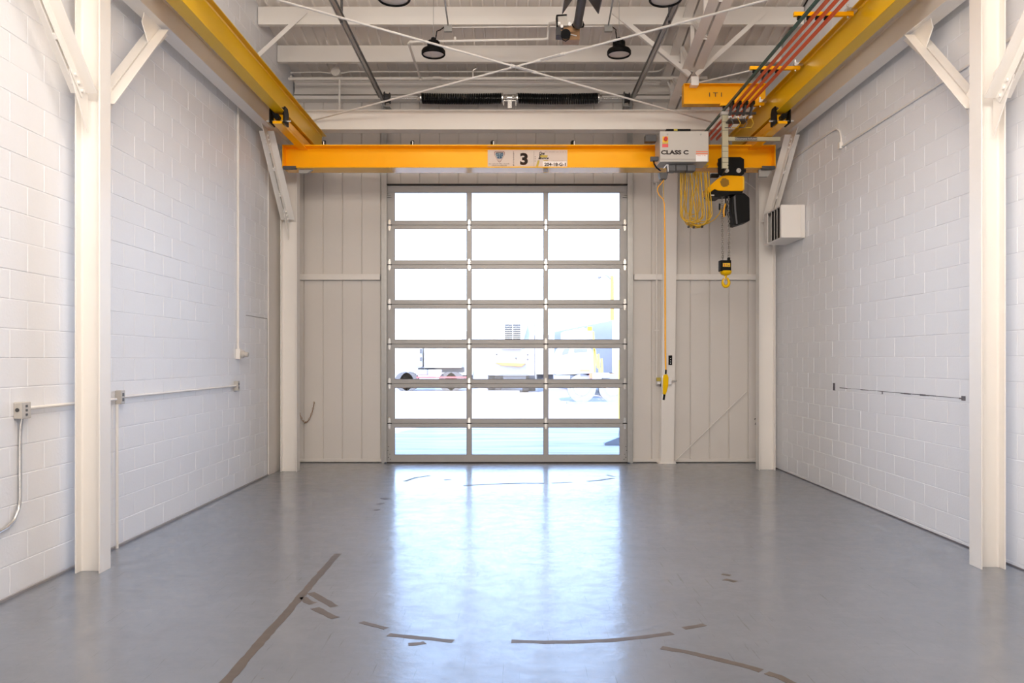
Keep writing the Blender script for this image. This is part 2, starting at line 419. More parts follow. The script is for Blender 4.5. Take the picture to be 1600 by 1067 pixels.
# girts, base trims
def trimbox(name, x0, x1, y0, y1, z0, z1, m='steel', bevel=0.002):
    return struct(MB().box(x0, x1, y0, y1, z0, z1).build(name, M[m], None, bevel))
zg = CH + (HY - 433.5) / 98.4
trimbox('trim_1', WL + 0.01, DL - 0.10, YB - 0.085, YB - 0.001, zg - 0.045, zg + 0.045)
trimbox('trim_2', DR + 0.10, WR - 0.01, YB - 0.085, YB - 0.001, zg - 0.045, zg + 0.045)
trimbox('baseboard_back', WL + 0.01, DL - 0.06, YB - 0.02, YB + 0.001, 0.012, 0.06, 'panel')
trimbox('baseboard_back', DR + 0.06, WR - 0.01, YB - 0.02, YB + 0.001, 0.012, 0.06, 'panel')

# roof deck: ribbed steel sheet running down to the back wall
dk = MB(); per = 0.1535; prof = []
x = WL + 0.0
while x < WR:
    prof += [(x, 0.038), (x + 0.118, 0.038), (x + 0.124, 0.0), (x + 0.1475, 0.0)]; x += per
prof = [(min(px_, WR), h) for px_, h in prof] + [(WR, 0.038)]
n = len(prof)
ys = [YB + 0.1, 2.0, YF]
vs = [(px_, y, roof_z(y) + h) for y in ys for px_, h in prof]
fs = [(r*n+i, r*n+i+1, (r+1)*n+i+1, (r+1)*n+i) for r in range(2) for i in range(n-1)]
dk.add(vs, fs)
ceiling = struct(dk.build('ceiling', M['roof']))
rs = MB()
rs.prism([(YB + 0.12, roof_z(YB+0.1) + 0.05), (2.0, roof_z(2.0) + 0.05), (YF - 0.3, roof_z(2.0) + 0.05), (YF - 0.3, roof_z(2.0) + 0.15), (2.0, roof_z(2.0)+0.15), (YB + 0.12, roof_z(YB+0.1) + 0.15)],
         (WL - 0.3, 0, 0), (0,1,0), (0,0,1), (1,0,0), WR - WL + 0.6)
rs.build('roof_insulation', M['roof'], ceiling)

# purlins across the bay
def purlin(d, label, h=0.24):
    zt = roof_z(d) - 0.004; r = 0.075; t = 0.004
    pr = [(0,0),(r,0),(r,0.022),(r-t,0.022),(r-t,t),(t,t),(t,h-t),(r-t,h-t),(r-t,h-0.022),(r,h-0.022),(r,h),(0,h)]
    o = MB().prism(pr, (WL + 0.012, d, zt - h - 0.016), (0,1,0), (0,0,1), (1,0,0), WR - WL - 0.03).build('roof_purlin', M['steel'])
    return tag(o, label, 'purlin', 'roof purlins across the bay')
purlin(10.9, 'white roof purlin in front, nearest of the purlins in view, just below the top edge')
purlin(11.8, 'white roof purlin in the middle, behind the two small round lamps')
for d in (10.0,): purlin(d, 'white roof purlin high above the bay, out of the picture toward the camera')
# eave channel and angle on the back wall
ev = thing('eave_channel', 'white eave channel along the top of the back wall above the springs', 'beam', (0, 12.70, CH + 4.17))
MB().box(WL + 0.02, WR - 0.02, 12.66, 12.775, CH + 4.165, CH + 4.19).box(WL+0.02, WR-0.02, 12.70, 12.71, CH+4.19, CH+4.36).box(WL+0.02, WR-0.02, 12.66, 12.775, CH+4.36, CH+4.375).build('channel', M['steel'], ev)
MB().box(WL + 0.02, WR - 0.02, 12.62, 12.775, CH + 4.075, CH + 4.13).build('angle', M['steel'], ev, 0.003)

# ------------------------------------------------------------ overhead door
door = bpy.data.objects.new('door_1', None); COL.objects.link(door); door.location = ((DL+DR)/2, 12.75, 0); door['kind'] = 'structure'
DY0, DY1 = 12.73, 12.775
s_ = F / 12.75
panex = [(616.7, 729.8), (736.6, 849.6), (856.0, 968.4)]
sec = DT / 7.0
for r in range(7):
    z0, z1 = r*sec + 0.012*(r == 0), (r+1)*sec
    lo = 0.112 if r == 0 else 0.066
    hi = 0.112 if r == 6 else 0.060
    g = 0.0022
    mb = MB()
    if r: mb.box(DL + 0.003, DR - 0.003, DY0 + 0.02, DY1 - 0.01, z0 - 0.006, z0 + 0.01)
    X = [DL] + [((a - HX)/s_) for pr in panex for a in pr] + [DR]
    mb.box(DL, DR, DY0, DY1, z0 + g, z0 + lo).box(DL, DR, DY0, DY1, z1 - hi, z1 - g)
    for a, b in ((X[0], X[1]), (X[2], X[3]), (X[4], X[5]), (X[6], X[7])):
        mb.box(a, b, DY0, DY1, z0 + lo, z1 - hi)
    fr = mb.build('door_section', M['alu'], door, 0.002)
    for q in range(3):
        a, b = X[1 + 2*q], X[2 + 2*q]
        MB().box(a, b, DY0 + 0.018, DY0 + 0.024, z0 + lo, z1 - hi).build('pane', M['glass'], fr)
        # glazing bead
        t = 0.008; B = MB(); za, zb = z0 + lo, z1 - hi; ya, yb = DY0 - 0.002, DY0 + 0.016
        B.box(a, b, ya, yb, za, za + t).box(a, b, ya, yb, zb - t, zb).box(a, a + t, ya, yb, za + t, zb - t).box(b - t, b, ya, yb, za + t, zb - t)
        B.build('glazing_bead', M['dirt_haze_grey'], fr)
def hinge_mesh(w=0.038):
    B = MB()
    pr = [(-w/2, 0.0), (-w/2, 0.05), (-w/4, 0.085), (w/4, 0.085), (w/2, 0.05), (w/2, 0.0)]
    B.prism(pr, (0, -0.004, 0.004), (1,0,0), (0,0,1), (0,1,0), 0.004)
    B.prism([(x, -z) for x, z in pr], (0, -0.004, -0.004), (1,0,0), (0,0,1), (0,1,0), 0.004)
    return B.mesh('hinge', M['chrome'])
def pin_mesh():
    return MB().cyl((-0.038,-0.012,0),(0.038,-0.012,0),0.008,8).mesh('hinge_pin', M['darkgrey'])
hm, pm = hinge_mesh(), pin_mesh()
cols_x = [DL + 0.045, (733.2 - HX)/s_, (852.8 - HX)/s_, DR - 0.045]
for r in range(1, 7):
    for x in cols_x:
        o = bpy.data.objects.new('hinge', hm); COL.objects.link(o); o.location = Vector((x, DY0, r*sec)) - door.location; o.parent = door
        p = bpy.data.objects.new('hinge_pin', pm); COL.objects.link(p); p.parent = o
for sx in (-1, 1):
    xe = DL if sx < 0 else DR
    # top and bottom brackets
    B = MB().box(xe - sx*0.06, xe - sx*0.02*0, DY0 - 0.02, DY0, DT - 0.16, DT - 0.145).box(xe - sx*0.08, xe, DY0 - 0.03, DY0, DT - 0.19, DT - 0.175)
    B.build('top_bracket', M['galv'], door)
    B = MB().prism([(0.0, 0.03), (0.08, 0.03), (0.08, 0.12), (0.03, 0.33), (0.0, 0.33)], (xe, DY0 - 0.005, 0), (-sx,0,0), (0,0,1), (0,1,0), 0.004)
    bk = B.build('bottom_bracket', M['alu'], door)
    B = MB()
    for q in ((0.03, 0.26), (0.02, 0.2), (0.05, 0.14), (0.03, 0.09), (0.06, 0.06)): B.cyl((xe - sx*q[0], DY0 - 0.012, q[1]), (xe - sx*q[0], DY0 - 0.004, q[1]), 0.007, 8)
    B.build('bolt', M['darkgrey'], bk)
MB().box(DL - 0.03, DR + 0.03, DY0 - 0.03, DY1, DT, DT + 0.02).build('top_seal', M['seal'], door)
MB().box(DL, DR, DY0 + 0.005, DY1 - 0.005, -0.001, 0.012).build('bottom_seal', M['seal'], door)
for sx in (-1, 1):
    xe = DL - 0.028 if sx < 0 else DR + 0.028
    zc = CH + 4.0; R = 0.35; pts = [(0.0, 12.68, 0.02)] + [(0.0, 12.68, zc - R)]
    for a in range(1, 9):
        t = a/8*math.pi/2; pts.append((0.0, 12.68 - R*(1-math.cos(t)), zc - R + R*math.sin(t)))
    pts.append((0.0, 6.0, zc))
    B = MB()
    for off, w_ in ((0.0, 0.055),):
        for a, b in zip(pts[:-1], pts[1:]):
            pa, pb = Vector(a) + Vector((xe,0,0)), Vector(b) + Vector((xe,0,0))
            B.bar(pa, pb, 0.004, 0.06, up=(0, 1, 0.0) if abs(pb.z - pa.z) > abs(pb.y - pa.y) else (0,0,1))
            d_ = (pb - pa).normalized(); nrm = Vector((1,0,0)).cross(d_)
            for q in (-0.03, 0.03):
                B.obox((pa+pb)/2 + nrm*q + Vector((-sx*0.02,0,0)), d_*((pb-pa).length/2), Vector((0.02,0,0)), nrm*0.002)
    B.build('door_track', M['galv'], door)
    # wall angle behind the vertical track and stiffening angle on the horizontal run
    MB().box(xe + sx*0.005, xe + sx*0.05, 12.70, 12.775, 0.0, CH + 4.0).build('jamb_angle', M['galv'], door)
    MB().box(xe + sx*0.004, xe + sx*0.012, 6.0, 12.2, zc - 0.045, zc + 0.05).box(xe + sx*0.004, xe + sx*0.06, 6.0, 12.2, zc + 0.046, zc + 0.052).build('track_angle', M['galv'], door)
    # hanger
    hx = xe + sx*0.02; MB().bar((hx - sx*0.03, 9.45, zc - 0.06), (hx - sx*0.03, 9.45, zc + 0.5), 0.03, 0.006, up=(0,1,0)).build('hanger', M['darkgrey'], door)
    MB().bar((hx, 9.25, zc), (hx - sx*0.02, 9.25, roof_z(9.25) - 0.05), 0.04, 0.005, up=(0,1,0)).bar((hx, 9.25, zc + 0.03), (hx + sx*0.0, 8.75, roof_z(8.75) - 0.05), 0.04, 0.005, up=(1,0,0)).build('hanger', M['galv'], door)
# counterbalance shaft, springs, drums
sh = thing('torsion_spring_assembly', 'two long black torsion springs on a steel shaft above the overhead door', 'door spring', P(796, 153, 12.5))
zs = P(0, 153.5, 12.5).z
MB().cyl((P(598,0,12.5).x, 12.5, zs), (P(988,0,12.5).x, 12.5, zs), 0.0127, 10).build('shaft', M['chrome'], sh)
for a, b in ((659, 784), (809, 934)):
    xa, xb = P(a,0,12.5).x, P(b,0,12.5).x; nl = 46; pts = []; seg = 12
    for k in range(nl*seg + 1):
        t = k/(nl*seg); an = 2*math.pi*k/seg; sag = -0.012*math.sin(math.pi*t) 
        pts.append((xa + (xb-xa)*t, 12.5 + 0.075*math.cos(an), zs + sag + 0.075*math.sin(an)))
    sp_ = MB().tube(pts, 0.0118, 5).build('spring', M['spring'], sh)
    for e_, q in ((xa, -1), (xb, 1)):
        MB().lathe([(0.02,0),(0.083,0),(0.083,0.02),(0.05,0.03),(0.04,0.06),(0.02,0.06)], (e_, 12.5, zs), (q,0,0), 20).build('cone', M['chrome'], sp_)
for a in (605, 979):
    xa = P(a,0,12.5).x
    MB().lathe([(0.02,-0.045),(0.10,-0.045),(0.10,-0.035),(0.075,-0.03),(0.065,0.03),(0.085,0.035),(0.085,0.045),(0.02,0.045)], (xa, 12.5, zs), (1,0,0), 22).build('cable_drum', M['darkgrey'], sh)
    MB().box(xa - 0.05, xa + 0.05, 12.46, 12.775, zs - 0.14, zs - 0.13).box(xa-0.05, xa-0.04, 12.46, 12.615, zs - 0.14, zs+0.05).build('end_bearing_plate', M['galv'], sh)
xa = P(796.5,0,12.5).x
B = MB().box(xa - 0.10, xa - 0.09, 12.47, 12.615, zs - 0.12, zs + 0.05).box(xa + 0.09, xa + 0.10, 12.47, 12.615, zs - 0.12, zs + 0.05).box(xa - 0.03, xa + 0.03, 12.44, 12.50, zs - 0.17, zs - 0.06)
B.cyl((xa - 0.09, 12.46, zs - 0.05), (xa + 0.09, 12.46, zs - 0.05), 0.014, 8).cyl((xa-0.035,12.48,zs),(xa+0.035,12.48,zs),0.05,14)
B.build('center_bracket', M['chrome'], sh)

# ------------------------------------------------------------ structural steel
def column(px_in, d0, xi, xo, zt, label, baseplate=False):
    """W-shape, web seen face on, flanges parallel to the side walls"""
    w_ = 0.165; t = thing('steel_column', label, 'column', ((xi+xo)/2, d0 + w_/2, 0), 'white wide-flange columns along the block walls')
    a, b = min(xi, xo), max(xi, xo)
    B = MB().box(a, a + 0.0115, d0, d0 + w_, 0, zt).box(b - 0.0115, b, d0, d0 + w_, 0, zt)
    c = d0 + w_/2
    B.prism([(a+0.0115, c-0.016), (a+0.023, c-0.004), (b-0.023, c-0.004), (b-0.0115, c-0.016), (b-0.0115, c+0.016), (b-0.023, c+0.004), (a+0.023, c+0.004), (a+0.0115, c+0.016)], (0,0,0), (1,0,0), (0,1,0), (0,0,1), zt)
    B.build('shaft', M['steel'], t, 0.0015)
    return t
ZT = CH + 3.36
ZH = CH + 3.06
column(0, 6.165, -3.155, -3.348, roof_z(6.2) - 0.27, 'nearest white steel column on the left, tall, in front of the left block wall')
column(0, 6.28, 3.66, 3.853, roof_z(6.3) - 0.27, 'nearest white steel column on the right, tall, in front of the right block wall')
column(0, 11.72, -3.131, -3.372, ZH - 0.004, 'far white steel column at the left back corner')
column(0, 11.89, 3.65, 3.893, ZH - 0.004, 'far white steel column at the right back corner under the louvred box')

def knee(xc, dcol, ztop, sgn, label):
    """double-angle brace: foot at the column face at dcol, climbing toward sgn*Y"""
    foot = Vector((xc, dcol, CH + 1.93)); dy = 1.08 * sgn
    head = Vector((xc, dcol + dy, ztop - 0.06))
    t = thing('knee_brace', label, 'brace', tuple(foot), 'white double-angle knee braces')
    d = (head - foot).normalized(); a = Vector((1,0,0)); nn = a.cross(d).normalized()
    if nn.z > 0: nn = -nn          # toward the underside
    s0 = foot + d*0.10; L = (head - foot).length - 0.10; head2 = s0 + d*L
    for q in (-1, 1):
        B = MB(); g = 0.008; leg = 0.092; th = 0.008
        B.obox((s0+head2)/2 + a*q*(g + leg/2) - nn*0.030, d*L/2, a*leg/2, nn*th/2)
        B.obox((s0+head2)/2 + a*q*(g + th/2) + nn*0.008, d*L/2, a*th/2, nn*0.040)
        B.build('angle', M['steel'], t, 0.0015)
    # gusset plates (vertical, in the slot)
    pr = [(0, -0.20), (0, 0.30), (sgn*0.10, 0.34), (sgn*0.26, 0.20)]
    MB().prism(pr, (xc - 0.005, dcol, foot.z), (0,1,0), (0,0,1), (1,0,0), 0.010).build('gusset', M['steel'], t)
    pr = [(dy + sgn*0.20, 0), (dy - sgn*0.30, 0), (dy - sgn*0.34, -0.10), (dy - sgn*0.16, -0.30)]
    MB().prism(pr, (xc - 0.005, dcol, ztop), (0,1,0), (0,0,1), (1,0,0), 0.010).build('gusset', M['steel'], t)
    for k in range(3):
        for base in (s0 + d*(0.04 + 0.065*k), head2 - d*(0.04 + 0.065*k)):
            c = base + nn*0.018
            MB().cyl(c - a*0.032, c + a*0.032, 0.014, 8).build('bolt', M['steel'], t)
    for k in (0.33, 0.62):
        MB().obox(s0 + d*L*k + nn*0.03, d*0.02, a*0.012, nn*0.025).build('spacer', M['steel'], t)
    return t
knee(-3.25, 6.165, ZH, -1, 'white knee brace on the nearest left column, leaning toward the camera, bolts at its foot')
knee(-3.25, 6.33, ZH, +1, 'white knee brace behind the nearest left column, rising away to the wall beam')
knee(-3.25, 11.72, ZH, -1, 'white knee brace at the far left column beside the yellow girder end')
knee(3.757, 6.28, ZH, -1, 'white knee brace on the nearest right column, leaning toward the camera, bolts at its foot')
knee(3.757, 6.445, ZH, +1, 'white knee brace behind the nearest right column, rising away to the wall beam')
knee(3.77, 11.89, ZH, -1, 'white knee brace at the far right column above the louvred box')

o = MB().ibeam((-3.25, YF + 0.1, ZH), (-3.25, 12.72, ZH), (0,0,1), 0.296, 0.152, 0.010, 0.007).build('wall_header_beam', M['steel'], None, 0.002)
tag(o, 'long white steel beam running back along the top of the left columns', 'beam')
o = MB().ibeam((3.79, YF + 0.1, ZH), (3.79, 12.72, ZH), (0,0,1), 0.296, 0.165, 0.010, 0.007).build('wall_header_beam', M['steel'], None, 0.002)
tag(o, 'long white steel beam running back along the top of the right columns', 'beam')
o = MB().ibeam((-3.36, 11.88, ZT), (3.90, 11.88, ZT), (0,0,1), 0.29, 0.20, 0.012, 0.008).build('cross_beam', M['steel'], None, 0.002)
tag(o, 'wide white steel cross beam behind the yellow crane girder, above the overhead door', 'beam')
for dd in (7.15,):
    o = MB().ibeam((-3.36, dd, ZT), (3.90, dd, ZT), (0,0,1), 0.29, 0.20, 0.012, 0.008).build('cross_beam', M['steel'])
    tag(o, 'white steel cross beam above the picture on the camera side', 'beam')
# runways (underhung from the cross beams)
zrb = CH + 3.04
for xc, lab, nm in ((-2.866, 'yellow crane runway beam on the left side of the bay', 'l'), (3.318, 'yellow crane runway beam on the right side beside the red conductor bars', 'r')):
    o = MB().ibeam((xc, YF + 0.2, zrb), (xc, 12.12, zrb), (0,0,1), 0.32, 0.138, 0.012, 0.009).build('runway_beam', M['yellow2'], None, 0.002)
    tag(o, lab, 'crane rail')
# rod bracing with turnbuckles
def rod(p0, p1, tb, label):
    p0, p1 = Vector(p0), Vector(p1); t = thing('bracing_rod', label, 'rod', tuple(p0)); d = (p1-p0).normalized(); L = (p1-p0).length
    MB().cyl(p0, p1, 0.0125, 8).build('rod', M['steel'], t)
    if tb:
        c = p0 + d*L*tb; a = d.cross(Vector((0,0,1))).normalized()
        B = MB()
        for q in (-1, 1): B.cyl(c - d*0.14 + a*q*0.022, c + d*0.14 + a*q*0.022, 0.008, 6); B.cyl(c + d*q*0.14, c + d*q*0.19, 0.022, 8)
        B.build('turnbuckle', M['steel'], t)
rod((-2.95, 11.83, CH + 3.50), (3.30, 7.25, CH + 3.50), 0.545, 'thin white bracing rod from the left end of the cross beam up to the right')
rod((2.98, 11.83, CH + 3.47), (-2.95, 7.25, CH + 3.47), 0.48, 'thin white bracing rod from the right end of the cross beam up to the left')

# wind column right of the door, slightly out of plumb
wc = thing('wall_column', 'white steel post to the right of the overhead door, behind the hanging pendant', 'column', P(1042, 724, 12.62))
b0 = P(1042.5, 724.5, 12.62); b0.z = 0; xt = P(1050, 80, 12.62)
dv = (Vector((P(1048.5,270,12.62).x, 12.62, P(1048.5,270,12.62).z)) - b0).normalized()
L = (CH + 3.80) / dv.z
B = MB(); c = b0 + dv*L/2 + Vector((0, 0.065, 0))
B.obox(c + Vector((0,-0.06,0)), dv*L/2, Vector((0.103,0,0)), Vector((0,0.006,0)))
B.obox(c + Vector((0,0.06,0)), dv*L/2, Vector((0.103,0,0)), Vector((0,0.006,0)))
B.obox(c, dv*L/2, Vector((0.004,0,0)), Vector((0,0.055,0)))
B.build('shaft', M['steel'], wc, 0.002)
bp_ = MB().box(b0.x - 0.14, b0.x + 0.14, 12.60, 12.775, 0, 0.016).build('base_plate', M['steel'], wc, 0.003)
for q in (-0.115, 0.12): MB().cyl((b0.x + q, 12.615, 0.016), (b0.x + q, 12.615, 0.04), 0.014, 6).build('anchor_bolt', M['steel'], bp_)

# roof truss (joist girder) above that post, following the roof slope
tr = thing('roof_truss', 'white steel roof truss with paired angle chords running toward the camera', 'truss', (2.45, 12.6, CH + 3.7))
zbot = lambda d: CH + 3.725 + 0.186 * (12.06 - d)
ztp = lambda d: roof_z(d) - 0.165
for q in (-1, 1):
    for fz, leg, sgn in ((zbot, 0.13, 1), (ztp, 0.125, 1)):
        B = MB(); ys_ = [12.6, 2.4]
        p0, p1 = Vector((2.45, 12.6, fz(12.6))), Vector((2.45, 2.4, fz(2.4))); d = (p1-p0).normalized(); L = (p1-p0).length; up = Vector((1,0,0)).cross(d); 
        if up.z < 0: up = -up
        B.obox((p0+p1)/2 + Vector((q*(0.014+leg/2),0,0)), d*L/2, Vector((leg/2,0,0)), up*0.004)
        B.obox((p0+p1)/2 + Vector((q*0.018,0,0)) + up*sgn*leg/2, d*L/2, Vector((0.004,0,0)), up*leg/2)
        B.build('bottom_chord' if fz is zbot else 'top_chord', M['steel'], tr)
nodes = [12.35, 11.6, 10.95, 10.2, 9.44, 8.6, 7.8, 7.0, 6.1, 5.2, 4.3]
for i in range(len(nodes)-1):
    a, b = nodes[i], nodes[i+1]
    MB().bar((2.45, a, zbot(a)), (2.45, a, ztp(a)), 0.05, 0.05, up=(0,1,0)).build('web_vertical', M['steel'], tr)
    pa, pb = ((2.45, a, ztp(a)), (2.45, b, zbot(b)))
    MB().bar(pa, pb, 0.045, 0.045, up=(1,0,0)).build('web_diagonal', M['steel'], tr)
MB().bar(P(1043, 128, 12.2), P(1065, 170, 12.2), 0.02, 0.02, up=(0,1,0)).bar(P(1065,170,12.2), P(1065,176,12.2), 0.02, 0.02, up=(0,1,0)).build('stay', M['steel'], tr)
def brace(p0, p1, label, r=0.03):
    p0, p1 = Vector(p0), Vector(p1); d = (p1-p0).normalized(); B = MB()
    B.bar(p0, p1, 0.058, 0.005, up=(0,1,0)); 
    n_ = d.cross(Vector((0,1,0))).normalized()
    B.obox((p0+p1)/2 + n_*0.028 + Vector((0,0.028,0)), d*(p1-p0).length/2, n_*0.0025, Vector((0,0.028,0)))
    o = B.build('flange_brace', M['steel']); tag(o, label, 'brace')
brace((2.42, 10.93, CH + 3.86), (1.37, 10.86, CH + 4.69), 'white diagonal angle brace rising left from the roof truss to the purlin')
brace((2.50, 10.93, CH + 3.86), (3.42, 10.86, CH + 4.69), 'white diagonal angle brace rising right from the roof truss to the purlin')
brace((-3.44, 10.86, CH + 4.08), (-2.78, 10.86, CH + 4.69), 'white diagonal angle brace from the left wall up to the purlin', 0.025)
o = MB().cyl(P(1092, 129, 10.60), P(1180.3, 108.6, 9.19), 0.010, 8).build('tie_rod', M['steel']); tag(o, 'thin white tie rod from the truss clamp to the conductor bar bracket', 'rod')
# yellow support beam hung under the truss
yb = thing('support_beam', 'short yellow beam hung under the white truss, joined to the right runway', 'beam', P(1068, 160, 10.6))
xa = P(1068.5, 0, 10.6).x
MB().ibeam((xa, 10.67, ZT), (3.36, 10.67, ZT), (0,0,1), 0.272, 0.14, 0.011, 0.008).build('beam', M['yellow'], yb, 0.002)
MB().box(xa + 0.001, xa + 0.010, 10.602, 10.738, ZT + 0.011, ZT + 0.26).build('end_plate', M['yellow'], yb)
p = P(1080, 133, 10.55); q = P(1092, 119, 10.55)
MB().box(p.x, q.x, 10.55, 10.8, p.z, q.z).build('clamp', M['steel'], yb, 0.004)
text('I T I', 1108, 151, 10.595, 7, M['ink'], yb, wpx=20, name='chalk_mark')
# ------------------------------------------------------------ bridge crane
cr_ = thing('bridge_crane', 'yellow overhead bridge crane spanning the bay, numbered 3, with end trucks and control box', 'crane', (0.2, 11.15, CH + 2.616))
GX0, GX1, GD = (441 - HX)/114.3, (1212 - HX)/114.3, 11.155
zb_, zt_ = CH + 2.616, CH + 2.930
MB().ibeam((GX0, GD, zb_), (GX1, GD, zb_), (0,0,1), zt_ - zb_, 0.31, 0.015, 0.010).build('girder', M['yellow'], cr_, 0.002)
for x in (GX0, GX1 - 0.012):
    MB().box(x, x + 0.012, GD - 0.15, GD + 0.15, zb_ + 0.015, zt_ - 0.015).build('end_plate', M['yellow'], cr_)
for sx, xc in ((-1, -2.887), (1, 3.33)):
    et = MB()
    et.box(xc - 0.0575, xc + 0.0575, 9.95, 12.05, CH + 2.905 + 0.027, CH + 3.02)
    et.box(xc - 0.0575, xc + 0.0575, 9.90, 12.10, CH + 2.895, CH + 2.931)
    e1 = et.build('end_truck', M['yellow'], cr_, 0.003)
    MB().cyl((xc, 9.86, CH + 2.975), (xc, 9.95, CH + 2.975), 0.036, 16).build('bumper', M['black'], e1)
    for yy in (9.98, 11.98):
        for s2 in (-1, 1):
            xp = xc + s2*0.085
            MB().prism([(-0.10, -0.06), (0.10, -0.06), (0.10, 0.10), (0.06, 0.155), (-0.06, 0.155), (-0.10, 0.10)], (xp - 0.008, yy, CH + 2.96), (0,1,0), (0,0,1), (1,0,0), 0.016).build('wheel_plate', M['black'], e1)
            MB().cyl((xp - s2*0.0, yy, CH + 3.075), (xp - s2*0.045, yy, CH + 3.075), 0.045, 16).build('wheel', M['darkgrey'], e1)
        MB().cyl((xc - 0.15, yy - 0.02, CH + 2.945), (xc + 0.15, yy - 0.02, CH + 2.945), 0.012, 8).build('axle_bolt', M['chrome'], e1)
    # small plate guards under the girder end
    xg = GX0 + 0.10 if sx < 0 else GX1 - 0.10
    MB().box(xg - 0.09, xg + 0.09, 10.99, 11.05, zb_ - 0.018, zb_ + 0.022).build('stop_block', M['darkgrey'], cr_)
    MB().prism([(0,0),(0.19,0),(0.12,-0.10),(0.0,-0.10)] if sx > 0 else [(0,0),(-0.19,0),(-0.12,-0.05),(0.0,-0.05)], (xg - sx*0.1, 11.1, zb_ - 0.001), (sx,0,0), (0,0,1), (0,1,0), 0.05).build('guard', M['midgrey'], cr_)
# sign on the girder web
SD = 11.135
sg = plate(762, 234.2, 886.5, 260.2, SD, 0.01, M['sign'], cr_, 'sign_panel', label='white sign with a shield, the number 3 and a serial number')
D1 = SD - 0.0015
def ppoly(pts, m, name, dd=D1, t=0.001): return poly(pts, dd, t, m, sg, name)
def shield(x, y, w_, h_, k=1.0):
    return [(x - w_*0.40*k, y - h_/2*k), (x + w_*0.40*k, y - h_/2*k), (x + w_/2*k, y - h_*0.40*k), (x + w_/2*k, y - h_*0.2*k), (x + w_*0.12*k, y + h_*0.44*k), (x, y + h_/2*k), (x - w_*0.12*k, y + h_*0.44*k), (x - w_/2*k, y - h_*0.2*k), (x - w_/2*k, y - h_*0.40*k)]
ppoly(shield(780.4, 244.9, 16.4, 17.4), M['maroon'], 'shield')
ppoly(shield(780.4, 244.9, 14.6, 15.6), M['sign'], 'shield', D1 - 0.001)
ppoly([(774.6, 239.2), (786.3, 239.2), (786.8, 241.0), (783.6, 247.8), (777.2, 247.8), (774.0, 241.0)], M['blueink'], 'shield', D1 - 0.002)
ppoly([(774.6, 238.0), (786.3, 238.0), (786.3, 238.9), (774.6, 238.9)], M['ink'], 'shield', D1 - 0.003)
text('G', 774.9, 245.2, D1 - 0.003, 4.8, M['paleblue'], sg, wpx=3.6, bold=0.01)
text('T', 778.7, 247.3, D1 - 0.003, 7.8, M['paleblue'], sg, wpx=3.6, bold=0.0)
text('C', 782.6, 245.2, D1 - 0.003, 4.8, M['paleblue'], sg, wpx=3.4, bold=0.01)
MB().tube([P(780.4 + 1.5*math.cos(a/8*6.283), 249.8 + 1.5*math.sin(a/8*6.283), D1 - 0.002) for a in range(8)], 0.002, 4, True).build('shield', M['maroon'], sg)
# small print below the shield: unreadable in the photograph, kept as worn type-like strokes
def smallprint(x0, x1, y, h, m, seedn, d=D1, par=None):
    r = random.Random(seedn); B = MB(); x = x0
    while x < x1 - 0.8:
        w_ = r.uniform(0.5, 1.1); 
        if r.random() > 0.13:
            a = P(x, y - h*(0.65 if r.random() < 0.6 else 1), d); b = P(min(x + w_, x1), y, d); B.box(a.x, b.x, d, d + 0.001, b.z, a.z)
        x += w_ + 0.35
    B.build('small_print', m, par or sg)
smallprint(764, 796.5, 256.6, 1.7, M['greyink'], 1); smallprint(768.5, 792, 259.4, 1.6, M['greyink'], 2)
B = MB(); r_ = random.Random(4)
y = 237.0
while y < 259:
    for k in range(2):
        a = P(801.3 + r_.uniform(0, 0.9), y, D1); b = P(803.0 + r_.uniform(0, 0.4), y + r_.uniform(0.5, 0.9), D1); B.box(a.x, b.x, D1, D1+0.001, b.z, a.z)
    y += 1.75
B.build('small_print', M['ink'], sg)
text('3', 812.6, 256.6, D1, 17.6, M['ink'], sg, wpx=12.2, bold=0.045)
ppoly([(834.0, 236), (834.5, 236), (834.5, 260), (834.0, 260)], M['greyink'], 'rule')
B = MB()
for yy in (244.6, 247.6, 251.2): a = P(835.6, yy, D1); b = P(837.0, yy + 0.9, D1); B.box(a.x, b.x, D1, D1+0.001, b.z, a.z)
B.build('small_print', M['ink'], sg)
text('One', 842.4, 241.6, D1 - 0.001, 4.6, M['ink'], sg, wpx=8.6, bold=0.03, shear=0.35)
ppoly([(844.5, 242.0), (856, 242.6), (855, 245.9), (843.5, 245.9)], M['goldink'], 'shield')
text('Source', 841.2, 248.6, D1 - 0.001, 3.6, M['ink'], sg, wpx=16.0, bold=0.03, shear=0.35)
text('S', 841.4, 248.4, D1 - 0.0015, 7.2, M['ink'], sg, wpx=4.4, bold=0.02, shear=0.35)
ppoly([(840.3, 250.4), (843.3, 250.4), (841.0, 260.1), (837.4, 260.1)], M['goldink'], 'shield')
ppoly([(849.5, 250.2), (856.8, 250.2), (856.5, 251.4), (849.0, 251.4)], M['goldink'], 'shield')
smallprint(851, 884.4, 237.8, 0.9, M['greyink'], 5); smallprint(862, 881, 252.2, 1.2, M['greyink'], 6)
plate(848, 252.2, 885.2, 260.1, D1, 0.001, M['white'], sg, 'serial_label')
text('204-18-G-1', 850.6, 259.1, D1 - 0.0015, 5.0, M['ink'], sg, wpx=33.4, bold=0.035)
# sticker on the underside lip
plate(849, 264.0, 856, 268.5, 11.07, 0.001, M['truckgrey'], cr_, 'sticker').rotation_euler = (0,0,0)
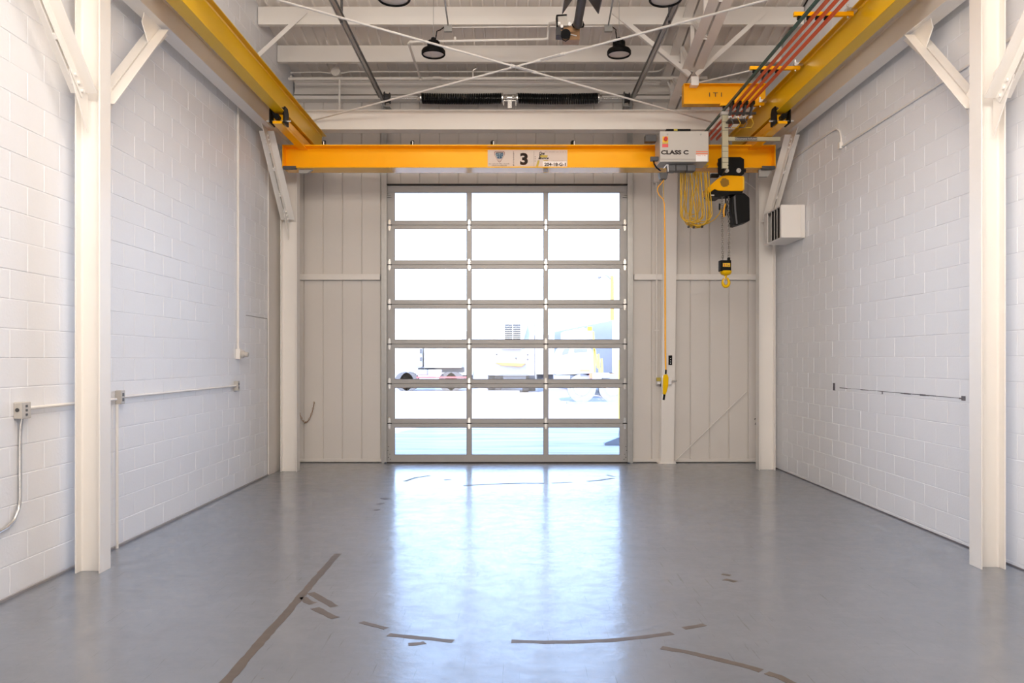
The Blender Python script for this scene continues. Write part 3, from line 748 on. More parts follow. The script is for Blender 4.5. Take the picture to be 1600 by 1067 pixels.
# festoon hooks above the girder
for px_ in (507, 645, 770, 895):
    p = P(px_, 0, 11.12); hk = MB().box(p.x - 0.018, p.x + 0.018, 11.1, 11.14, zt_ + 0.03, zt_ + 0.085).box(p.x - 0.03, p.x - 0.018, 11.09, 11.15, zt_, zt_ + 0.07).build('cable_hanger', M['black'], cr_, 0.002)
    MB().tube([Vector((p.x + 0.012, 11.02, zt_ + z_)) for z_ in (0.05, 0.03, 0.01, -0.006)], 0.010, 6).build('clip', M['chrome'], hk)
# control box
CX0, CX1, CZ0, CZ1, CY0, CY1 = 1.946, 2.590, CH + 2.598, CH + 3.000, 10.60, 10.955
cb = MB().box(CX0, CX1, CY0, CY1, CZ0, CZ1).build('control_box', M['boxgrey'], cr_, 0.006, label='pale grey control box lettered CLASS C')
MB().box(CX0 + 0.005, CX1 - 0.006, CY0 - 0.012, CY0, CZ0 + 0.03, CZ1 - 0.004).build('box_door', M['boxgrey'], cb, 0.004)
CD = CY0 - 0.014
text('CLASS C', 1032.8, 240.9, CD, 6.2, M['ink'], cb, wpx=43.0, bold=0.045)
plate(1035.2, 213.2, 1044.0, 222.6, CD, 0.002, M['yel'], cb, 'switch_plate')
c = P(1040, 217.5, CD); MB().cyl((c.x, CD, c.z), (c.x, CD - 0.025, c.z), 0.026, 20).box(c.x - 0.008, c.x + 0.008, CD - 0.045, CD - 0.02, c.z - 0.024, c.z + 0.024).build('disconnect_switch', M['red'], cb, 0.002)
plate(1035.0, 222.9, 1044.0, 224.6, CD, 0.002, M['goldink'], cb, 'label')
plate(1034.8, 224.9, 1044.2, 230.0, CD, 0.002, M['pink'], cb, 'label')
plate(1087.5, 235.8, 1106.0, 237.8, CD, 0.002, M['orl'], cb, 'label'); plate(1087.5, 239.2, 1106.0, 241.2, CD, 0.002, M['orl'], cb, 'label')
plate(1087.3, 241.5, 1105.5, 252.2, CD, 0.002, M['white'], cb, 'label')
smallprint(1089, 1104, 243.6, 1.2, M['orl'], 12, CD - 0.001, cb)
for px_ in (1043, 1095): c = P(px_, 210, CD); MB().cyl((c.x, CD - 0.004, c.z), (c.x, CD + 0.002, c.z), 0.012, 10).build('latch', M['midgrey'], cb)
plate(1041, 201.5, 1079, 204.8, CY0 + 0.05, 0.10, M['black'], cb, 'nameplate_rail')
plate(1053, 201.4, 1058.5, 204.4, CY0 + 0.045, 0.01, M['goldink'], cb, 'label')
for a, b, c_ in ((1044.5, 1056, 267.5), (1056.5, 1073, 267.0), (1074, 1087, 267.2)):
    plate(a, 257.3, b, c_ - 0.5, CY0 + 0.09, 0.14, M['grey'], cb, 'cable_connector', 0.008)
c = P(1023, 214, 10.7); MB().box(c.x - 0.13, c.x + 0.02, 10.66, 10.78, c.z - 0.07, c.z + 0.02).build('horn', M['darkgrey'], cb, 0.006)
c = P(1024, 250, 10.75); MB().box(c.x - 0.07, c.x + 0.03, 10.7, 10.76, c.z - 0.02, c.z + 0.035).build('plug', M['darkgrey'], cb, 0.004)
MB().tube([P(1021, 250, 10.72), P(1022, 256, 10.7), P(1026, 262, 10.7), P(1032, 267, 10.72)], 0.010, 6).build('lead', M['black'], cb)
MB().bar(P(1042, 257, 10.62), P(1037, 263, 10.62), 0.010, 0.006, up=(0,1,0)).bar(P(1043.5, 257, 10.62), P(1044, 268, 10.62), 0.010, 0.006, up=(0,1,0)).build('tie', M['white'], cb)
# mast and arm carrying the collectors
ms = thing('collector_mast', 'olive grey channel mast and side arm beside the grey control box', 'bracket', P(1133, 260, 10.45))
p, q = P(1128.6, 263, 10.45), P(1138.2, 178, 10.45)
B = MB().box(p.x, q.x, 10.45, 10.454, p.z, q.z).box(p.x, p.x + 0.004, 10.45, 10.49, p.z, q.z).box(q.x - 0.004, q.x, 10.45, 10.49, p.z, q.z)
B.build('mast', M['strut'], ms, 0.002)
B = MB()
for yy in (228, 236, 246, 253, 203, 190): a = P(1128.6, yy, 10.446); b = P(1138.2, yy + 0.5, 10.446); B.box(a.x - 0.001, b.x + 0.001, 10.447, 10.45, b.z, a.z)
B.build('slot_mark', M['darkgrey'], ms)
p, q = P(1138.2, 219.8, 10.46), P(1219.5, 213.8, 10.46)
MB().box(p.x, q.x, 10.46, 10.464, p.z, q.z).box(p.x, q.x, 10.46, 10.50, q.z - 0.004, q.z).box(p.x, q.x, 10.46, 10.50, p.z, p.z + 0.004).build('arm', M['strut'], ms, 0.002)
st = plate(1148.8, 214.3, 1182.8, 218.9, 10.455, 0.004, M['ink'], ms, 'sticker')
text('Documents Included', 1149.6, 217.8, 10.453, 2.5, M['white'], st, wpx=32.4, bold=0.01)
p = P(1128, 179, 10.43); q = P(1143, 173.5, 10.43)
MB().box(p.x - 0.01, q.x, 10.43, 10.49, p.z, q.z).build('elbow', M['boxgrey'], ms, 0.006)
p = P(1140, 178, 10.45); q = P(1182, 174.5, 10.45)
MB().box(p.x, q.x, 10.46, 10.49, p.z, q.z).build('collector_bar', M['darkgrey'], ms, 0.003)
p, q = P(1129, 262, 10.45), P(1137, 255, 10.45)
MB().cyl((q.x, 10.45, p.z + 0.03), (q.x + 0.06, 10.953, p.z + 0.02), 0.009, 8).build('standoff', M['black'], ms)
MB().box(P(1139,0,10.3).x, P(1172,0,10.2).x, 10.30, 10.47, CH + 3.055, CH + 3.075).build('collector_shelf', M['darkgrey'], ms, 0.002)
# conductor bars
BZ = 3.22; bars = [(0.856, 'greenbar', 'dark green conductor bar, innermost of the four beside the right runway'), (0.884, 'redbar', 'red conductor bar next to the dark green one'), (0.910, 'redbar', 'red conductor bar, middle of the three red ones'), (0.936, 'redbar', 'red conductor bar nearest the right runway beam')]
for ratio, mm, lab in bars:
    x = ratio * BZ
    o = MB().box(x - 0.012, x + 0.012, YF + 1, 11.86, CH + BZ, CH + BZ + 0.034).build('conductor_bar', M[mm], None, 0.003); tag(o, lab, 'conductor bar')
def barbracket(d, lab):
    t = thing('bar_bracket', lab, 'bracket', (3.25, d, CH + 3.36), 'yellow conductor bar brackets')
    MB().box(2.70, 3.27, d - 0.02, d + 0.02, CH + 3.285, CH + 3.325).build('arm', M['yellow'], t, 0.003)
    MB().cyl((3.22, d, CH + 3.27), (3.22, d, CH + 3.40), 0.012, 8).box(3.20, 3.30, d - 0.03, d + 0.03, CH + 3.325, CH + 3.36).build('clamp', M['chrome'], t)
    for ratio, mm, l_ in bars:
        x = ratio * BZ; MB().box(x - 0.02, x + 0.02, d - 0.02, d + 0.02, CH + BZ + 0.034, CH + 3.285).build('insulator', M['black'], t, 0.003)
for d, l in ((7.72, 'yellow bracket arm holding the conductor bars, the upper one in view'), (9.15, 'yellow bracket arm holding the conductor bars, below the upper one'), (4.5, 'yellow bracket arm holding the conductor bars above the picture'), (10.45, 'yellow bracket arm holding the conductor bars, lowest, by the collectors')): barbracket(d, l)
# current collectors
for k, (ratio, mm, l_) in enumerate(bars):
    x = ratio * BZ; xx = x
    t = thing('current_collector', ('first', 'second', 'third', 'last')[k] + ' black sprung collector under the conductor bars, counted from the control box', 'collector', (xx, 10.2, CH + 3.08), 'current collectors of the crane')
    MB().box(xx - 0.014, xx + 0.014, 10.02, 10.16, CH + 3.175, CH + 3.215).build('shoe', M['black'], t, 0.003)
    MB().bar((xx, 10.08, CH + 3.18), (xx, 10.20, CH + 3.07), 0.018, 0.018, up=(1,0,0)).bar((xx, 10.16, CH + 3.18), (xx, 10.24, CH + 3.09), 0.012, 0.012, up=(1,0,0)).build('arm', M['darkgrey'], t)
    MB().cyl((xx - 0.02, 10.18, CH + 3.06), (xx + 0.02, 10.18, CH + 3.06), 0.02, 10).build('pivot', M['chrome'], t)
    MB().tube([Vector((xx, 10.16, CH + 3.05)), Vector((xx + 0.03, 10.14, CH + 2.97)), Vector((xx + 0.0, 10.15, CH + 2.92)), Vector((xx - 0.06, 10.2, CH + 2.93))], 0.005, 5).build('lead', M['cable'] if k % 2 else M['grey'], t)

# ------------------------------------------------------------ chain hoist
H = thing('chain_hoist', 'yellow and black electric chain hoist on a trolley under the crane girder', 'hoist', P(1135, 290, 11.1))
pl = [(1122, 248.0), (1128, 245.2), (1157, 245.2), (1162.8, 248.6), (1162.8, 271), (1158, 273.6), (1126, 273.6), (1122, 270)]
poly(pl, 10.955, 0.018, M['black'], H, 'trolley_plate', 0.003)
poly([(x, y + 1) for x, y in pl], 11.335, 0.018, M['black'], H, 'trolley_plate', 0.003)
for px_ in (1134.5, 1153.5):
    c = P(px_, 267, 10.95); bo = MB().cyl((c.x, 10.925, c.z), (c.x, 10.955, c.z), 0.032, 16).build('trolley_bolt', M['chrome'], H)
    MB().cyl((c.x, 10.905, c.z), (c.x, 10.925, c.z), 0.016, 6).build('nut', M['galv'], bo)
c0, c1 = P(1135, 270, 10.97), P(1155, 270, 10.97)
for cc in (c0, c1): MB().cyl((cc.x, 10.97, cc.z - 0.01), (cc.x, 11.34, cc.z - 0.01), 0.016, 10).build('tie_rod', M['darkgrey'], H)
for s2 in (1127, 1157):
    cc = P(s2, 258, 10.98); MB().cyl((cc.x, 10.99, zb_ + 0.06), (cc.x, 11.05, zb_ + 0.06), 0.042, 16).build('trolley_wheel', M['darkgrey'], H)
plate(1111.5, 271, 1124, 276, 11.0, 0.08, M['black'], H, 'limit_switch', 0.006)
plate(1162.5, 264, 1166, 268.5, 11.0, 0.06, M['black'], H, 'trolley_bumper', 0.004)
pts = [(1105.5, 303), (1105, 293.5), (1120.5, 279.8), (1128, 275.0), (1137, 273.4), (1162.5, 275.0), (1163.5, 296), (1159.5, 298.2), (1140, 298.2), (1122.5, 297.6), (1117, 295.2)]
hb = poly(pts, 10.97, 0.32, M['yellow'], H, 'hoist_housing', 0.008)
B = MB(); cx, cy = 1132.3, 285.2
for k in range(64):
    r = 6.9*math.sqrt((k+0.5)/64); a = k*2.39996; c = P(cx + r*math.cos(a), cy + r*math.sin(a), 10.968)
    B.cyl((c.x, 10.968, c.z), (c.x, 10.972, c.z), 0.0062, 8)
B.build('vent_grille', M['ink'], hb, label='round cluster of dark vent holes')
MB().box(P(1160.5,0,10.97).x, P(1162.8,0,10.97).x, 10.965, 10.97, P(0,296,10.97).z, P(0,276,10.97).z).build('edge_strip', M['yel'], hb)
poly([(1107, 303.5), (1116.5, 295.5), (1124, 298), (1161, 297.8), (1160, 303), (1130, 305), (1125, 308.3), (1112.5, 307.8)], 10.99, 0.28, M['black'], H, 'gearbox', 0.006)
plate(1110.0, 303.8, 1116.0, 306.0, 10.987, 0.003, M['boxgrey'], H, 'label')
# chain container
bk = [(1143.5, 307.5), (1150, 303), (1163, 301.3), (1171.4, 308.6), (1172.0, 344.6), (1152, 351.2), (1146.5, 350.6), (1143.2, 330)]
poly(bk, 10.98, 0.26, M['black'], H, 'chain_container', 0.012)
poly([(1146.5, 307), (1149.3, 304.5), (1150.5, 330), (1152.8, 349.5), (1150.3, 350), (1148, 332)], 10.974, 0.01, M['grey'], H, 'container_edge', 0.003)
# chains
def chain(x0, y0, x1, y1, d, nm='chain'):
    a, b = P(x0, y0, d), P(x1, y1, d); L = (b-a).length; pitch = 0.030; n_ = int(L/pitch); B = MB(); dr = (b-a).normalized()
    for k in range(n_+1):
        c = a + dr*(k*pitch); ax = Vector((1,0,0)) if k % 2 == 0 else Vector((0.35,0.94,0)).normalized()
        pts = []
        for i in range(12):
            t = 2*math.pi*i/12; pts.append(c + ax*0.0125*math.cos(t) + dr*(0.0125*math.sin(t) + (0.0085 if math.sin(t) > 0 else -0.0085)))
        B.tube(pts, 0.0052, 5, True)
    return B.build(nm, M['galv2'], H)
M['galv2'] = mat('chain_steel', (0.34, 0.31, 0.28), 0.3, metal=0.7, var=0.3, vscale=30)
chain(1128.2, 306, 1129.2, 407, 11.10); chain(1138.6, 305, 1138.9, 403, 11.10)
MB().tube([P(1133.5, 318, 11.05), P(1130.5, 330, 11.05), P(1131.5, 339, 11.05)], 0.012, 6).build('lead', M['orange'], H)
MB().tube([P(1124.5, 318, 11.06), P(1124.2, 328, 11.06)], 0.012, 6).build('lead', M['black'], H)
MB().tube([P(1134, 307, 11.08), P(1134.5, 325, 11.08), P(1133.5, 337, 11.08)], 0.010, 6).build('lead', M['black'], H)
# hook block
hbk = plate(1125.8, 406.3, 1142.6, 423.4, 11.04, 0.12, M['black'], H, 'hook_block', 0.006)
plate(1137.6, 402.2, 1141.2, 406.5, 11.07, 0.05, M['black'], hbk, 'chain_guide', 0.003)
plate(1129.6, 411.0, 1141.0, 416.8, 11.037, 0.002, M['yel'], hbk, 'label')
text('2', 1131.0, 416.0, 11.034, 3.8, M['red'], hbk, wpx=2.4, bold=0.02); text('Ton', 1134.6, 416.0, 11.034, 3.6, M['ink'], hbk, wpx=5.4)
c = P(1134, 423.3, 11.10); k = 11.10/F
MB().lathe([(0,0),(9.2*k,0),(9.0*k,-0.022),(7.2*k,-0.05),(3.0*k,-0.064),(0,-0.064)], c, (0,0,1), 24).build('hook_swivel', M['yellow2'], H)
hk = []; rad = []
cpt = (1134.2, 442.4)
for t_, (ox, oy, r) in enumerate([(0, -13.5, 2.8), (-0.3, -10.5, 2.6), (-2.2, -7.2, 2.4), (-4.2, -4.0, 2.5), (-5.0, -0.5, 2.7), (-4.0, 2.8, 3.0), (-1.6, 4.8, 3.2), (1.2, 4.9, 3.2), (3.8, 3.0, 3.0), (4.9, 0.0, 2.8), (4.6, -3.0, 2.6), (3.2, -6.0, 2.2), (1.8, -8.6, 1.6)]):
    hk.append(P(cpt[0] + ox, cpt[1] + oy*1.02, 11.10)); rad.append(r*k*0.85)
MB().tube(hk, 0.02, 10, radii=rad).build('hook', M['yellow2'], H)
MB().bar(P(1132.0, 432, 11.075), P(1131.0, 441, 11.075), 0.008, 0.004, up=(0,1,0)).build('safety_latch', M['chrome'], H)

# festoon cable bundle
fc = thing('festoon_cable', 'coils of yellow power cable hanging between the control box and the hoist', 'cable', P(1085, 270, 10.95))
r_ = random.Random(3)
B = MB()
tops = [(1063, 1078), (1066, 1094), (1070, 1086), (1075, 1100), (1083, 1103), (1088, 1107), (1068, 1090), (1078, 1096), (1072, 1103), (1064, 1084), (1092, 1108)]
bots = [350, 346, 354, 356, 352, 349, 340, 345, 355, 348, 351]
first = True
for (a, b), bt in zip(tops, bots):
    for rep in range(2 if a % 2 else 1):
        dd = 10.82 + r_.uniform(0, 0.22); w_ = (b - a); cx = (a+b)/2 + r_.uniform(-2, 2) + 1.5; yb2 = bt + r_.uniform(-6, 2); pts = []
        sw = r_.uniform(0.9, 1.9)*w_/2; cx2 = cx*0.7 + 1087*0.3
        for i in range(25):
            t = i/24; an = math.pi*t
            if t < 0.3: x = a + (cx2 - sw*0.95 - a)*(t/0.3)**1.6; y = 268 + (yb2 - 268 - sw*0.75)*(t/0.3)
            elif t > 0.7: u = (1-t)/0.3; x = b + (cx2 + sw*0.95 - b)*u; y = 268 + (yb2 - 268 - sw*0.75)*u
            else: an = math.pi*(t-0.3)/0.4; x = cx2 - sw*0.95*math.cos(an); y = yb2 - sw*0.75 + sw*0.75*math.sin(an)
            pts.append(P(x, y, dd + 0.03*math.sin(6.28*t)))
        B.tube(pts, 0.0072, 6)
B.tube([P(1095, 352, 10.9), P(1106, 349, 10.95), P(1116, 343, 11.0), P(1124, 334, 11.03), P(1127, 326, 11.03)], 0.007, 6)
B.build('cable_loops', M['cable'], fc)
MB().box(P(1062,0,10.8).x, P(1108,0,10.8).x, 10.80, 10.98, zb_ - 0.012, zb_ + 0.012).build('cable_saddle', M['yellow2'], fc)
# ties at the bottom of the coils
for x, y in ((1076, 355), (1084, 356), (1097, 355)):
    c = P(x, y, 10.88); MB().box(c.x - 0.012, c.x + 0.012, 10.86, 10.90, c.z - 0.006, c.z + 0.02).build('cable_tie', M['ink'], fc)

# pendant
pd = thing('pendant_control', 'yellow push button pendant hanging on an orange cable in front of the white post', 'controller', P(1040, 600, 10.85))
MB().prism([(-0.062, 0), (0.062, 0), (0.045, -0.085), (-0.045, -0.085)], (P(1036,0,10.85).x, 10.80, P(0,270.5,10.85).z), (1,0,0), (0,0,1), (0,1,0), 0.1).build('junction_box', M['grey'], pd, 0.004)
cab = [(1037, 281), (1034, 286), (1028, 292), (1027, 298), (1030, 305), (1036, 311), (1038, 318), (1038.5, 340), (1039, 400), (1039.3, 480), (1039.5, 540), (1040, 570), (1040.5, 580)]
MB().tube([P(x, y, 10.85) for x, y in cab], 0.0115, 8, radii=[0.0075]*6 + [0.0085, 0.010] + [0.0125]*4 + [0.010]).build('cable', M['orange'], pd)
MB().tube([P(1037, 280, 10.86), P(1036.5, 296, 10.86), P(1037, 311, 10.86)], 0.005, 6).build('strain_wire', M['cable'], pd)
MB().tube([P(1040.5, 577.5, 10.85), P(1040.2, 584.5, 10.85)], 0.0125, 8).build('strain_relief', M['black'], pd)
body = [(1037.2, 585.5), (1043.0, 584.5), (1045.0, 590), (1044.6, 602), (1041.6, 614.0), (1040.4, 616.5), (1036.0, 616.0), (1035.8, 604), (1036.2, 590)]
poly(body, 10.81, 0.075, M['yellow2'], pd, 'housing', 0.010)
MB().tube([P(1038.2, 616, 10.85), P(1037.0, 625, 10.85)], 0.015, 8).build('bottom_cap', M['black'], pd)
ho = plate(1044.8, 555.2, 1050.4, 570.2, 12.60, 0.02, M['black'], None, 'radio_remote', 0.004)
tag(ho, 'small black radio remote with three white buttons on the white post', 'remote')
for yy in (560, 563.7, 567.2):
    c = P(1047.8, yy, 12.6); MB().cyl((c.x, 12.594, c.z), (c.x, 12.60, c.z), 0.007, 8).build('button', M['white'], ho)
bk_ = thing('post_bracket', 'white bracket and short rod on the post behind the yellow pendant', 'bracket', P(1048, 597, 12.55))
plate(1043.5, 591, 1049.5, 601, 12.56, 0.05, M['white'], bk_, 'plate', 0.004)
MB().cyl(P(1049, 595.3, 12.58), P(1057, 595.3, 12.58), 0.010, 8).build('rod', M['chrome'], bk_)
sbx = thing('post_conduit', 'thin white conduit down the wall left of the white post, brown box at its end', 'conduit', P(1026, 595, 12.7))
MB().cyl(P(1026, 270, 12.70), P(1026, 592, 12.70), 0.013, 8).build('pipe', M['steel'], sbx)
plate(1022, 262, 1030, 284, 12.66, 0.1, M['steel'], sbx, 'box', 0.004)
plate(1026.5, 590, 1032.8, 595.5, 12.62, 0.06, M['goldink'], sbx, 'plug')
plate(1026.8, 596, 1032.0, 600, 12.62, 0.06, M['white'], sbx, 'plug_cap', 0.006)
MB().cyl(P(1031.8, 599, 12.64), P(1032, 604, 12.64), 0.009, 8).build('prong', M['darkgrey'], sbx)
for yy in (515,): plate(1022.5, yy, 1030, yy + 2, 12.68, 0.02, M['steel'], sbx, 'strap')

# louvred box on the right wall
vb = thing('louvred_vent_box', 'white metal box with vertical louvres high on the right wall by the far column', 'vent', (3.8, 11.2, CH + 1.65))
X0, X1, Y0, Y1, Z0, Z1 = 3.645, 3.962, 10.88, 11.60, CH + 1.655, CH + 2.075
B = MB().box(X0, X1, Y0, Y0 + 0.01, Z0, Z1).box(X0, X1, Y1 - 0.01, Y1, Z0, Z1).box(X0, X1, Y0, Y1, Z0 - 0.012, Z0).box(X0, X1, Y0, Y1, Z1, Z1 + 0.012).box(X1 - 0.07, X1, Y0 + 0.01, Y1 - 0.01, Z0, Z1)
B.box(X0 - 0.012, X0, Y0 - 0.01, Y0 + 0.03, Z0 - 0.01, Z1 + 0.01).box(X0 - 0.012, X0, Y1 - 0.15, Y1, Z0 - 0.01, Z1 + 0.01).box(X0-0.012, X0, Y0 + 0.03, Y1 - 0.15, Z1 - 0.01, Z1 + 0.01)
B.box(X1 - 0.06, X1 - 0.045, Y0 - 0.012, Y0, Z0, Z1)
B.build('casing', M['steel'], vb, 0.002)
for k, yy in enumerate((10.965, 11.09, 11.20, 11.33)):
    lv = MB().box(X0 + 0.004, X0 + 0.16, yy, yy + 0.003, Z0 + 0.002, Z1 - 0.002).build('louvre', M['hood'], vb)  # blade coloured dark to stand in for shade between the louvres
    MB().prism([(0, -0.028), (0.004, -0.030), (0.012, 0.0), (0.008, 0.002)], (X0 - 0.006, yy, Z0 + 0.002), (1,0,0), (0,1,0), (0,0,1), Z1 - Z0 - 0.004).build('lip', M['steel'], lv)
MB().box(X1 - 0.075, X1 - 0.071, Y0 + 0.012, Y1 - 0.012, Z0 + 0.002, Z1 - 0.002).build('shade_liner', M['grey'], vb)  # dark sheet added for the shade inside the box

# ------------------------------------------------------------ ceiling services
def highbay(px_, py, d, dia, zr, label):
    c = P(px_, py, d); t = thing('high_bay_lamp', label, 'lamp', tuple(c), 'round black high bay lamps'); r = dia/2
    MB().lathe([(0, 0.17), (r*0.42, 0.17), (r*0.45, 0.15), (r*0.55, 0.085), (r*0.9, 0.06), (r, 0.035), (r, -0.005), (r*0.93, -0.018), (r*0.88, -0.012), (r*0.86, 0.0)], c, (0,0,1), 36).build('housing', M['black'], t)
    MB().lathe([(0, -0.004), (r*0.6, -0.003), (r*0.87, 0.002), (r*0.87, 0.01), (0, 0.01)], c, (0,0,1), 36).build('lens', M['lens'], t)
    MB().lathe([(0.03, 0.17), (0.03, 0.21), (0.012, 0.22), (0.0, 0.22)], c, (0,0,1), 14).build('hanger_cap', M['black'], t)
    MB().cyl(c + Vector((0,0,0.21)), Vector((c.x, c.y, roof_z(d) - 0.0)), 0.004, 6).build('hang_wire', M['galv'], t)
    B = MB()
    for k in range(12):
        a = math.pi*2*k/12; q = Vector((math.cos(a), math.sin(a), 0))
        B.obox(c + q*r*0.42 + Vector((0,0,0.12)), q*r*0.10, q.cross(Vector((0,0,1)))*0.003, Vector((0,0,0.045)))
    B.build('cooling_fins', M['black'], t)
    return c
c1 = highbay(677.2, 84.5, 10.55, 0.312, 0, 'small round black high bay lamp on the left, further back')
c2 = highbay(967.2, 84.5, 10.55, 0.312, 0, 'small round black high bay lamp on the right, further back')
c3 = highbay(615.5, -2, 8.7, 0.36, 0, 'larger round high bay lamp on the left, cut by the top edge')
c4 = highbay(1040, -1, 8.7, 0.36, 0, 'larger round high bay lamp on the right, cut by the top edge')
def jbox(px_, py, d, side, topx, label):
    c = P(px_, py, d); t = thing('junction_box', label, 'box', tuple(c))
    MB().box(c.x - 0.052, c.x + 0.052, d, d + 0.05, c.z - 0.045, c.z + 0.045).build('box', M['midgrey'], t, 0.003)
    q = P(topx, 0, 9.2)
    MB().tube([c + Vector((0,0.03,0.045)), q + Vector((0,0,0.1)), Vector((q.x*0.99, 7.5, roof_z(7.5) - 0.3))], 0.011, 8).build('conduit', M['galv'], t)
    lamp = c1 if side < 0 else c2
    MB().tube([c + Vector((side*0.05,0.02,0.02)), c + Vector((side*0.10,0.0,-0.03)), Vector((lamp.x - side*0.05, 10.5, lamp.z + 0.28)), Vector((lamp.x - side*0.03, 10.53, lamp.z + 0.18))], 0.007, 6).build('cord', M['black'], t)
jbox(700, 43.2, 10.75, -1, 693, 'grey junction box beside the small left lamp')
jbox(951, 43.2, 10.75, 1, 960, 'grey junction box beside the small right lamp')
pipes = thing('lamp_conduit', 'thin conduit across the bay between the two grey junction boxes', 'conduit', P(825, 42, 10.78))
MB().cyl(P(706, 42.8, 10.78), P(945, 41.0, 10.78), 0.008, 8).build('pipe', M['steel'], pipes)
# sprinkler pipes
sp1 = thing('sprinkler_pipe', 'white main pipe across the back of the bay, lower of two', 'pipe', P(760, 123, 12.2))
MB().cyl(P(451, 123, 12.2), P(1105, 122, 12.2), 0.024, 10).build('pipe', M['steel'], sp1)
for a in (455, 739): MB().cyl(P(a, 123, 12.2), P(a, 110 if a > 700 else 118, 12.2), 0.012, 8).build('riser', M['steel'], sp1)
MB().tube([P(739, 110, 12.2), P(745, 106, 12.2)], 0.02, 6).build('sprinkler_head', M['chrome'], sp1)
MB().cyl(P(530.5, 124, 12.2), P(530.5, 178, 12.2), 0.018, 8).build('drop_pipe', M['steel'], sp1)
plate(676, 119.5, 689, 123, 12.15, 0.04, M['steel'], sp1, 'coupling')
sp2 = thing('electrical_conduit', 'thin white conduit across the back of the bay, upper of two, with a round box', 'conduit', P(760, 112, 12.3))
MB().tube([P(454, 113.5, 12.3), P(500, 112.6, 12.3), P(512, 114, 12.3), P(536, 114, 12.3), P(548, 112, 12.3), P(1020, 112, 12.3), P(1030, 111, 12.3), P(1038, 106, 12.2), P(1045, 99, 12.1)], 0.012, 8).build('pipe', M['steel'], sp2)
c = P(524.5, 112, 12.24); MB().cyl((c.x, 12.22, c.z), (c.x, 12.29, c.z), 0.072, 8).cyl((c.x, 12.25, c.z + 0.06), (c.x, 12.25, c.z + 0.10), 0.03, 8).build('round_box', M['steel'], sp2, 0.004)
# gas pipe and tube heater
gp = thing('gas_pipe', 'white gas pipe running under the purlins to the tube heater', 'pipe', P(640, 66, 10.8))
MB().tube([P(657, 123, 12.18), P(645, 87, 11.3), P(638.6, 68, 10.82), P(640.5, 65.5, 10.8), P(648, 65.2, 10.8), P(850, 61.3, 10.8), P(855.5, 60, 10.8), P(856.4, 56, 10.8), P(857.4, 41, 10.6), P(859, 37, 10.5), P(864, 36, 10.4), P(872, 36, 10.2)], 0.0165, 10).build('pipe', M['steel'], gp)
MB().cyl(P(711, 63, 10.8), P(711, 58, 10.8), 0.016, 8).cyl(P(657,121,12.16), P(657,126,12.16), 0.024, 8).build('fitting', M['steel'], gp)
ht = thing('tube_heater', 'gas tube heater with dark hood and brass coloured burner near the top edge', 'heater', P(890, 50, 9.9))
tz = P(903, 30, 9.75)
MB().tube([P(903.2, 39, 9.85), P(903.4, 33, 9.75), Vector((tz.x, 9.0, tz.z)), Vector((tz.x, 5.0, tz.z))], 0.052, 20).build('tube', M['darkgrey'], ht)
MB().lathe([(0.02, -0.02), (0.058, -0.02), (0.062, 0.02), (0.05, 0.04), (0.05, 0.045)], P(903.2, 37, 9.87), (0, -0.6, 0.8), 20).build('collar', M['chrome'], ht)
MB().lathe([(0.0, -0.04), (0.07, -0.03), (0.078, 0.0), (0.06, 0.04), (0.0, 0.04)], P(903.5, 38.5, 9.95), (0, -0.5, 0.85), 20).build('flange', M['black'], ht)
# hood: folded sheet, open below
hx, hz = tz.x, tz.z
prof = [(-0.215, -0.085), (-0.09, 0.10), (0.09, 0.10), (0.215, -0.085), (0.205, -0.085), (0.085, 0.09), (-0.085, 0.09), (-0.205, -0.085)]
MB().prism(prof, (hx, 5.0, hz), (1,0,0), (0,0,1), (0,1,0), 4.40).build('reflector_hood', M['hood'], ht)
MB().tube([Vector((hx - 0.16, 9.28, hz + 0.05)), Vector((hx - 0.20, 9.28, hz + 0.35)), Vector((hx - 0.22, 9.28, roof_z(9.3)))], 0.006, 6).build('hang_chain', M['galv'], ht)
a, b = P(869, 56, 9.95), P(906, 40, 9.95)
MB().box(P(880,0,9.95).x, b.x, 9.95, 10.12, P(0,62,9.95).z, P(0,40.5,9.95).z).build('burner_box', M['brass'], ht, 0.008)
MB().box(a.x, P(880,0,9.95).x, 9.93, 10.08, a.z, b.z).build('gas_valve', M['darkgrey'], ht, 0.006)
tb = MB().prism([(0,0),(0.118,0.0),(0.10,0.125),(-0.01,0.12)], P(872.5, 40, 9.9), (1,0,0), (0,0,1), (0,1,0), 0.10).build('transformer', M['boxgrey'], ht, 0.004)
MB().prism([(-0.014,0.118),(0.104,0.128),(0.104,0.142),(-0.022,0.134)], P(872.5, 40, 9.89), (1,0,0), (0,0,1), (0,1,0), 0.11).prism([(-0.02,0.0),(-0.006,0.0),(-0.012,0.13),(-0.028,0.13)], P(872.5, 40, 9.89), (1,0,0), (0,0,1), (0,1,0), 0.11).build('transformer_frame', M['black'], tb)
for k, pts in enumerate([[(876, 47), (890, 50), (904, 48)], [(880, 48), (886, 52), (893, 54), (901, 56)], [(877, 56), (879, 62), (884, 64.5), (889, 61), (890, 56)]]):
    MB().tube([P(x, y, 9.93) for x, y in pts], 0.006, 6).build('wire', M['white'] if k == 1 else M['brass'] if k == 0 else M['black'], ht)
MB().cyl(P(873.5, 37, 9.9), P(873.5, 37, 9.96), 0.022, 10).cyl(P(878, 41, 9.88), P(878, 41, 9.96), 0.018, 10).cyl(P(890, 37, 9.9), P(890, 37, 9.96), 0.022, 10).build('fitting', M['chrome'], ht)
MB().cyl(P(884, 53, 9.90), P(884, 53, 9.95), 0.06, 16).build('blower', M['black'], ht)

